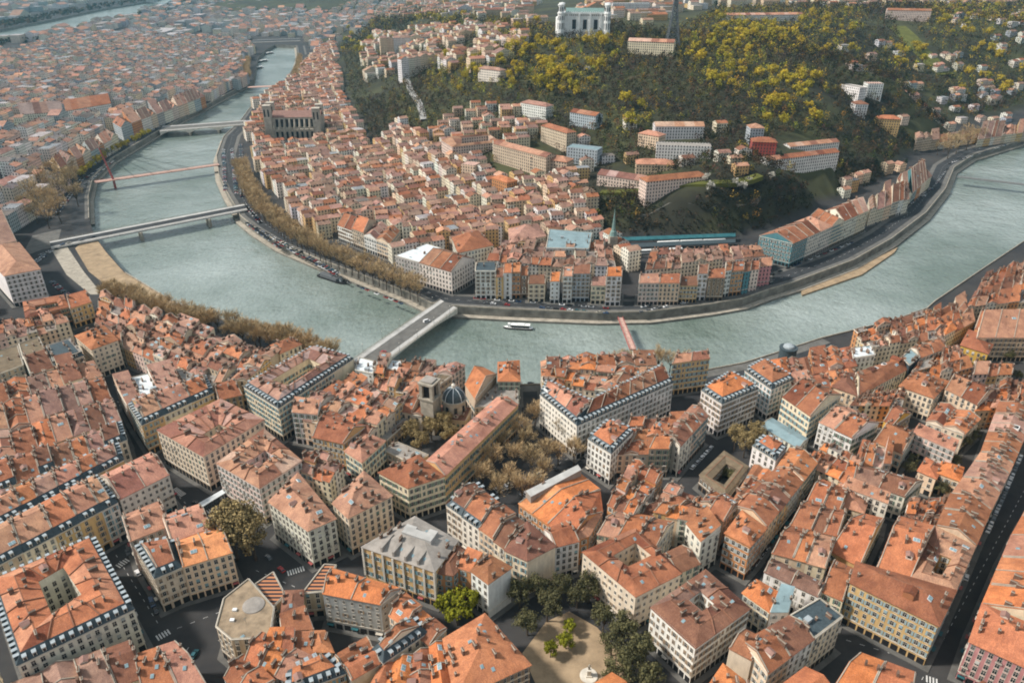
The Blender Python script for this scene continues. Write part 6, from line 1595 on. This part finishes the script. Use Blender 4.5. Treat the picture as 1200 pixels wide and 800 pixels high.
o = struct('distant_city', mb, ['wall_far','tile_far'], kind='stuff'); tag(o, 'distant city of pale blocks and pinkish roofs stretching towards the horizon', 'distant city'); print('distant', n)
mb = MB(); n = 0
n += fill(mb, [(600,32),(650,28),(720,-2),(1200,-4),(1200,6),(1000,10),(840,8),(760,30),(600,24),(440,22),(460,-2),(640,-6)], .3, 22, 14, 12, 4, 'F', 'F', .45, 3, 2, street=1.0, white=.3)
n += fill(mb, [(420,70),(440,40),(560,30),(600,36),(640,52),(560,84),(470,84),(430,100)], .5, 17, 13, 13, 3, 'F', 'F', .6, 3, 2, street=1.0, white=.1)
n += fill(mb, [(1080,60),(1200,40),(1200,125),(1100,120),(1060,100)], .4, 15, 12, 8, 2, 'D', 'F', .22, 2, 2, street=1.2, white=.15)
n += fill(mb, [(1060,112),(1200,100),(1200,140),(1120,152),(1060,178),(1010,150)], .4, 14, 11, 8, 2, 'D', 'F', .30, 2, 2, street=1.1, white=.1)
n += fill(mb, [(975,60),(1060,50),(1065,110),(1000,135),(960,120)], .3, 15, 12, 8, 2, 'D', 'F', .14, 2, 2, street=1.2, white=.2)
n += fill(mb, [(1100,20),(1200,14),(1200,60),(1110,60)], .3, 16, 12, 8, 2, 'D', 'F', .12, 2, 2, street=1.2, white=.2)
n += fill(mb, [(700,160),(760,130),(880,150),(890,190),(700,190)], .2, 15, 12, 8, 2, 'D', 'F', .2, 2, 2, street=1.0, white=.2)
n += fill(mb, [(904,264),(932,258),(1020,224),(1064,206),(1056,196),(1010,208),(950,232),(906,254)], .55, 13, 10, 9, 2, 'F', 'F', .8, 4, 2, street=.5, white=.1)
n += fill(mb, [(500,165),(560,200),(690,228),(700,176),(640,150),(590,128),(540,128)], .2, 14, 11, 12, 2, 'F', 'F', .85, 3, 2, street=.6, white=.15)
n += fill(mb, [(690,180),(740,180),(880,190),(880,210),(700,222)], .2, 14, 11, 9, 2, 'F', 'F', .4, 2, 2, street=.8, white=.1)
o = struct('hillside_houses', mb, ['wall_far','tile_far'], kind='stuff'); tag(o, 'scattered small houses and villas among trees across the wooded hill', 'hillside houses'); print('hill', n)

for c_ in NEWG: GRID.setdefault((int(c_[0]//60), int(c_[1]//60)), []).append(c_)
for x, y in TW: GRID.setdefault((int(x//60), int(y//60)), []).append((x, y, 1.0))
# woods: bare brown and dark crowns over the slopes
WOOD = [[(400,60),(430,25),(470,10),(560,20),(640,34),(720,30),(790,40),(840,14),(1000,4),(1230,4),(1230,135),(1120,160),(1075,178),(1060,200),(1000,222),(930,250),(905,264),(860,272),(700,276),(680,262),(640,230),(600,205),(540,200),(500,180),(470,160),(440,172),(410,112)]]
mb = MB(); g = random.Random(11); n = 0
GR = []
xs = [p for P in WOOD for p in P]
y = 560.0
while y < 3000:
    st = 8.4 if y < 1300 else 10.5 if y < 1900 else 16
    x = -500.0
    while x < 1900:
        qx, qy = x+g.uniform(-.5,.5)*st, y+g.uniform(-.5,.5)*st; z = terr(qx, qy); p = proj(qx, qy, z)
        x += st
        if not (-20 < p[0] < 1220 and -30 < p[1] < 290): continue
        if not any(inpoly(p[0], p[1], P) for P in WOOD) or not clear(qx, qy, 2.5): continue
        if z < 13: continue
        if 1050 < p[0] < 1108 and 28 < p[1] < 92 and abs((p[0]-1050)-(p[1]-30)*.95) < 14: continue     # the open meadow strip
        if (math.sin(qx*.021)+math.sin(qy*.017+qx*.009)) > 1.6 and g.random() < .7: continue
        k = st/8.4; R = g.uniform(3.2,6.2)*k; H = g.uniform(7,14)*min(k,1.4)
        tp = g.random(); tc = (1,1,1) if tp < .34 else (1.9,1.6,1.35) if tp < .62 else (.45,.65,.45) if tp < .84 else (1.5,1.9,.8) if tp < .93 else (4.5,4.2,1.3)
        if any(b_[0]-22 < p[0] < b_[2]+22 and b_[1]-9 < p[1] < b_[3]+7 for b_ in YB) and g.random() < .3: tc = (7.0,7.0,1.4)
        tc = tuple(v*g.uniform(.8,1.2) for v in tc)
        for q in range(46 if y < 1300 else 24):
            d = Vector((g.gauss(0,1), g.gauss(0,1), g.gauss(0,1))).normalized()*(g.random()**.35)
            c = Vector((qx+d.x*R, qy+d.y*R, z+2.5+H*.5+d.z*H*.5)); s_ = g.uniform(.45,1.0)*k
            nr = (d+Vector((g.uniform(-.7,.7),)*3)).normalized(); t1 = nr.orthogonal().normalized()*s_; t2 = nr.cross(t1)*g.uniform(.5,1)
            mb.face([c+t1, c+t2, c-t1, c-t2], 0, tc)
        n += 1
    y += st
CL = [(690,236),(750,226),(840,224),(900,212),(985,196),(1060,184),(1066,196),(1010,220),(930,250),(895,268),(860,275),(700,277),(640,262)]
y = 600.0
while y < 900:
    x = 40.0
    while x < 560:
        qx, qy = x+g.uniform(-1.6,1.6), y+g.uniform(-1.6,1.6); z = terr(qx, qy); p = proj(qx, qy, z); x += 4.0
        if not inpoly(p[0], p[1], CL) or not clear(qx, qy, 2) or g.random() < .12: continue
        R = g.uniform(1.6,3.6); H = g.uniform(2.5,7); tc = g.choice([(.5,.65,.5),(.8,.85,.7),(1.5,1.25,1.0),(.6,.9,.5),(1.0,1.0,.9)])
        for q in range(20):
            d = Vector((g.gauss(0,1), g.gauss(0,1), g.gauss(0,1))).normalized(); c = Vector((qx+d.x*R, qy+d.y*R, z+H*.5+d.z*H*.5)); s_ = g.uniform(.4,.85); t1 = (d+Vector((.3,-.2,.5))).orthogonal().normalized()*s_; t2 = d.cross(t1).normalized()*s_; mb.face([c+t1, c+t2, c-t1, c-t2], 0, tc)
        n += 1
    y += 4.0
for k in range(1500):
    i = g.choice([0,1,2,3,4,5,6,9,10,11,12,13]); a_, b_ = RHONE[i], RHONE[(i+1) % len(RHONE)]; t_ = (b_-a_).normalized()
    q = a_.lerp(b_, g.random())+Vector((t_.y, -t_.x))*g.uniform(10, 110)*(1 if k % 2 else -1)
    if inpoly(q.x, q.y, RHONE): continue
    R = g.uniform(8,13); tc = g.choice([(1,1.2,.9),(.8,1.1,.9),(1.6,1.3,1.0)])
    for j in range(14):
        d = Vector((g.gauss(0,1), g.gauss(0,1), g.gauss(0,1))).normalized(); c = Vector((q.x+d.x*R, q.y+d.y*R, 15+d.z*7)); s_ = g.uniform(2.5,4.5); t1 = d.orthogonal().normalized()*s_; t2 = d.cross(t1); mb.face([c+t1, c+t2, c-t1, c-t2], 0, tc)
o = struct('woods', mb, ['leaf_wood'], kind='stuff', uv=False); tag(o, 'leafless brown woods covering the hill slopes and the cliff', 'woods'); print('wood', n)
# ribbons laid on the slope: hill roads and the meadow strip
def ribbon(name, pts_, w, mat, lift=.5, ztop=None):
    P = smooth_line([UT(x, y) for x, y in pts_], 8); a, b = offset(P, -w/2), offset(P, w/2); mb = MB()
    for i in range(len(P)-1):
        z = [max(terr(q[i+k].x, q[i+k].y) for q in (a, P, b))+lift for k in (0,1)]
        mb.face([v3(a[i],z[0]), v3(a[i+1],z[1]), v3(b[i+1],z[1]), v3(b[i],z[0])])
        for q in (a, b): mb.face([v3(q[i],z[0]-4), v3(q[i+1],z[1]-4), v3(q[i+1],z[1]), v3(q[i],z[0])])
    struct(name, mb, [mat])
plain('grass', (.10,.105,.022), .95, .35, .08)
ribbon('hill_road', [(475,86),(480,104),(492,124),(497,142)], 9, 'concrete', 1.0)
ribbon('meadow', [(1050,32),(1072,56),(1092,76),(1108,90)], 34, 'grass', .6)
ribbon('meadow', [(704,226),(760,224),(830,216),(890,208)], 12, 'grass', .4)
# dark masonry of the cliff above the railway
P = smooth_line([UT(x, y) for x, y in [(700,258),(760,252),(830,246),(880,240),(930,232)]], 14); a = offset(P, 0); org = (P[0].x, P[0].y, 10)
mb = MB()
for i in range(len(P)-1):
    z0, z1 = terr(*P[i])+.3, terr(*P[i+1])+.3
    mb.face([v3(P[i],7), v3(P[i+1],7), v3(P[i+1],z1), v3(P[i],z0)]); mb.face([v3(offset(P,-1)[i],7), v3(offset(P,-1)[i+1],7), v3(offset(P,-1)[i+1],z1), v3(offset(P,-1)[i],z0)])
    mb.face([v3(P[i],z0), v3(P[i+1],z1), v3(offset(P,-1)[i+1],z1), v3(offset(P,-1)[i],z0)])
o = thing('retaining_wall', 'tall dark retaining wall under the wooded cliff above the station', 'retaining wall', org); link('masonry', mb.mesh('masonry', ['quaystone'], org), o)

# ------------------------------------------------------------------ air, sky, light, camera
mb = MB(); mb.prism([(-7000,-60),(7000,-60),(7000,9500),(-7000,9500)], -4, 262)
hz = link('haze', mb.mesh('haze', ['dark'], uv=False)); hz['kind'] = 'stuff'; tag(hz, 'thin bluish haze filling the air over the valley', 'haze')
m = bpy.data.materials.new('haze'); m.use_nodes = True; t = m.node_tree; t.nodes.clear()
out = t.nodes.new('ShaderNodeOutputMaterial'); pv = t.nodes.new('ShaderNodeVolumePrincipled'); pv.inputs['Color'].default_value = (.36,.78,1.0,1); pv.inputs['Density'].default_value = HAZE; pv.inputs['Anisotropy'].default_value = .2
t.links.new(pv.outputs[0], out.inputs['Volume']); hz.data.materials.clear(); hz.data.materials.append(m)
w = bpy.data.worlds.new('World'); SC.world = w; w.use_nodes = True; t = w.node_tree; bg = t.nodes['Background']
sk = t.nodes.new('ShaderNodeTexSky'); sk.sky_type = 'NISHITA'; sk.sun_disc = False
SD = Vector((-.85,-.02,.85)).normalized(); EL = math.asin(SD.z); sk.sun_elevation = EL; sk.sun_rotation = math.atan2(SD.x, SD.y); sk.air_density = 1.2; sk.dust_density = 3
tc = t.nodes.new('ShaderNodeTexCoord'); no = noise(t, tc.outputs['Generated'], 2.2, 5, .6)
c = mixc(t, .72, sk.outputs[0], (4.9,5.45,5.7)); c = mixc(t, ramp(t, no, .38, .62), mixc(t, 1.0, c, (.70,.74,.78), 'MULTIPLY'), mixc(t, 1.0, c, (1.12,1.1,1.08), 'MULTIPLY'))
t.links.new(c, bg.inputs['Color']); bg.inputs['Strength'].default_value = .085
sl = bpy.data.lights.new('sun', 'SUN'); sl.energy = 3.2; sl.angle = math.radians(6); sl.color = (1,.94,.86)
so = bpy.data.objects.new('sun', sl); COL.objects.link(so); so.rotation_euler = (-SD).to_track_quat('-Z', 'Y').to_euler(); so.location = (0,0,600)
cd = bpy.data.cameras.new('camera'); co = bpy.data.objects.new('camera', cd); COL.objects.link(co); SC.camera = co
co.location = (0,0,CH); co.rotation_euler = (math.pi/2-PITCH, 0, 0); cd.sensor_fit = 'HORIZONTAL'; cd.sensor_width = 36; cd.lens = F/1200*36; cd.clip_start = 1; cd.clip_end = 60000
vs = SC.view_settings; vs.view_transform = 'Standard'; vs.look = 'None'; vs.gamma = 1; vs.exposure = EXPO; vs.use_curve_mapping = False
SC.cycles.filter_width = 1.9; SC.cycles.max_bounces = 4; SC.cycles.diffuse_bounces = 3; SC.cycles.volume_bounces = 0; SC.cycles.use_denoising = True
print('objects', len(bpy.data.objects))
if DBG:
    seen_ = {}
    for o in COL.objects:
        if 'label' in o:
            if len(o['label'].split()) > 16: print('LONG', o['label'])
            seen_.setdefault(o['label'], []).append(o.name)
    for k, v in seen_.items():
        if len(v) > 1: print('DUP', k, len(v))
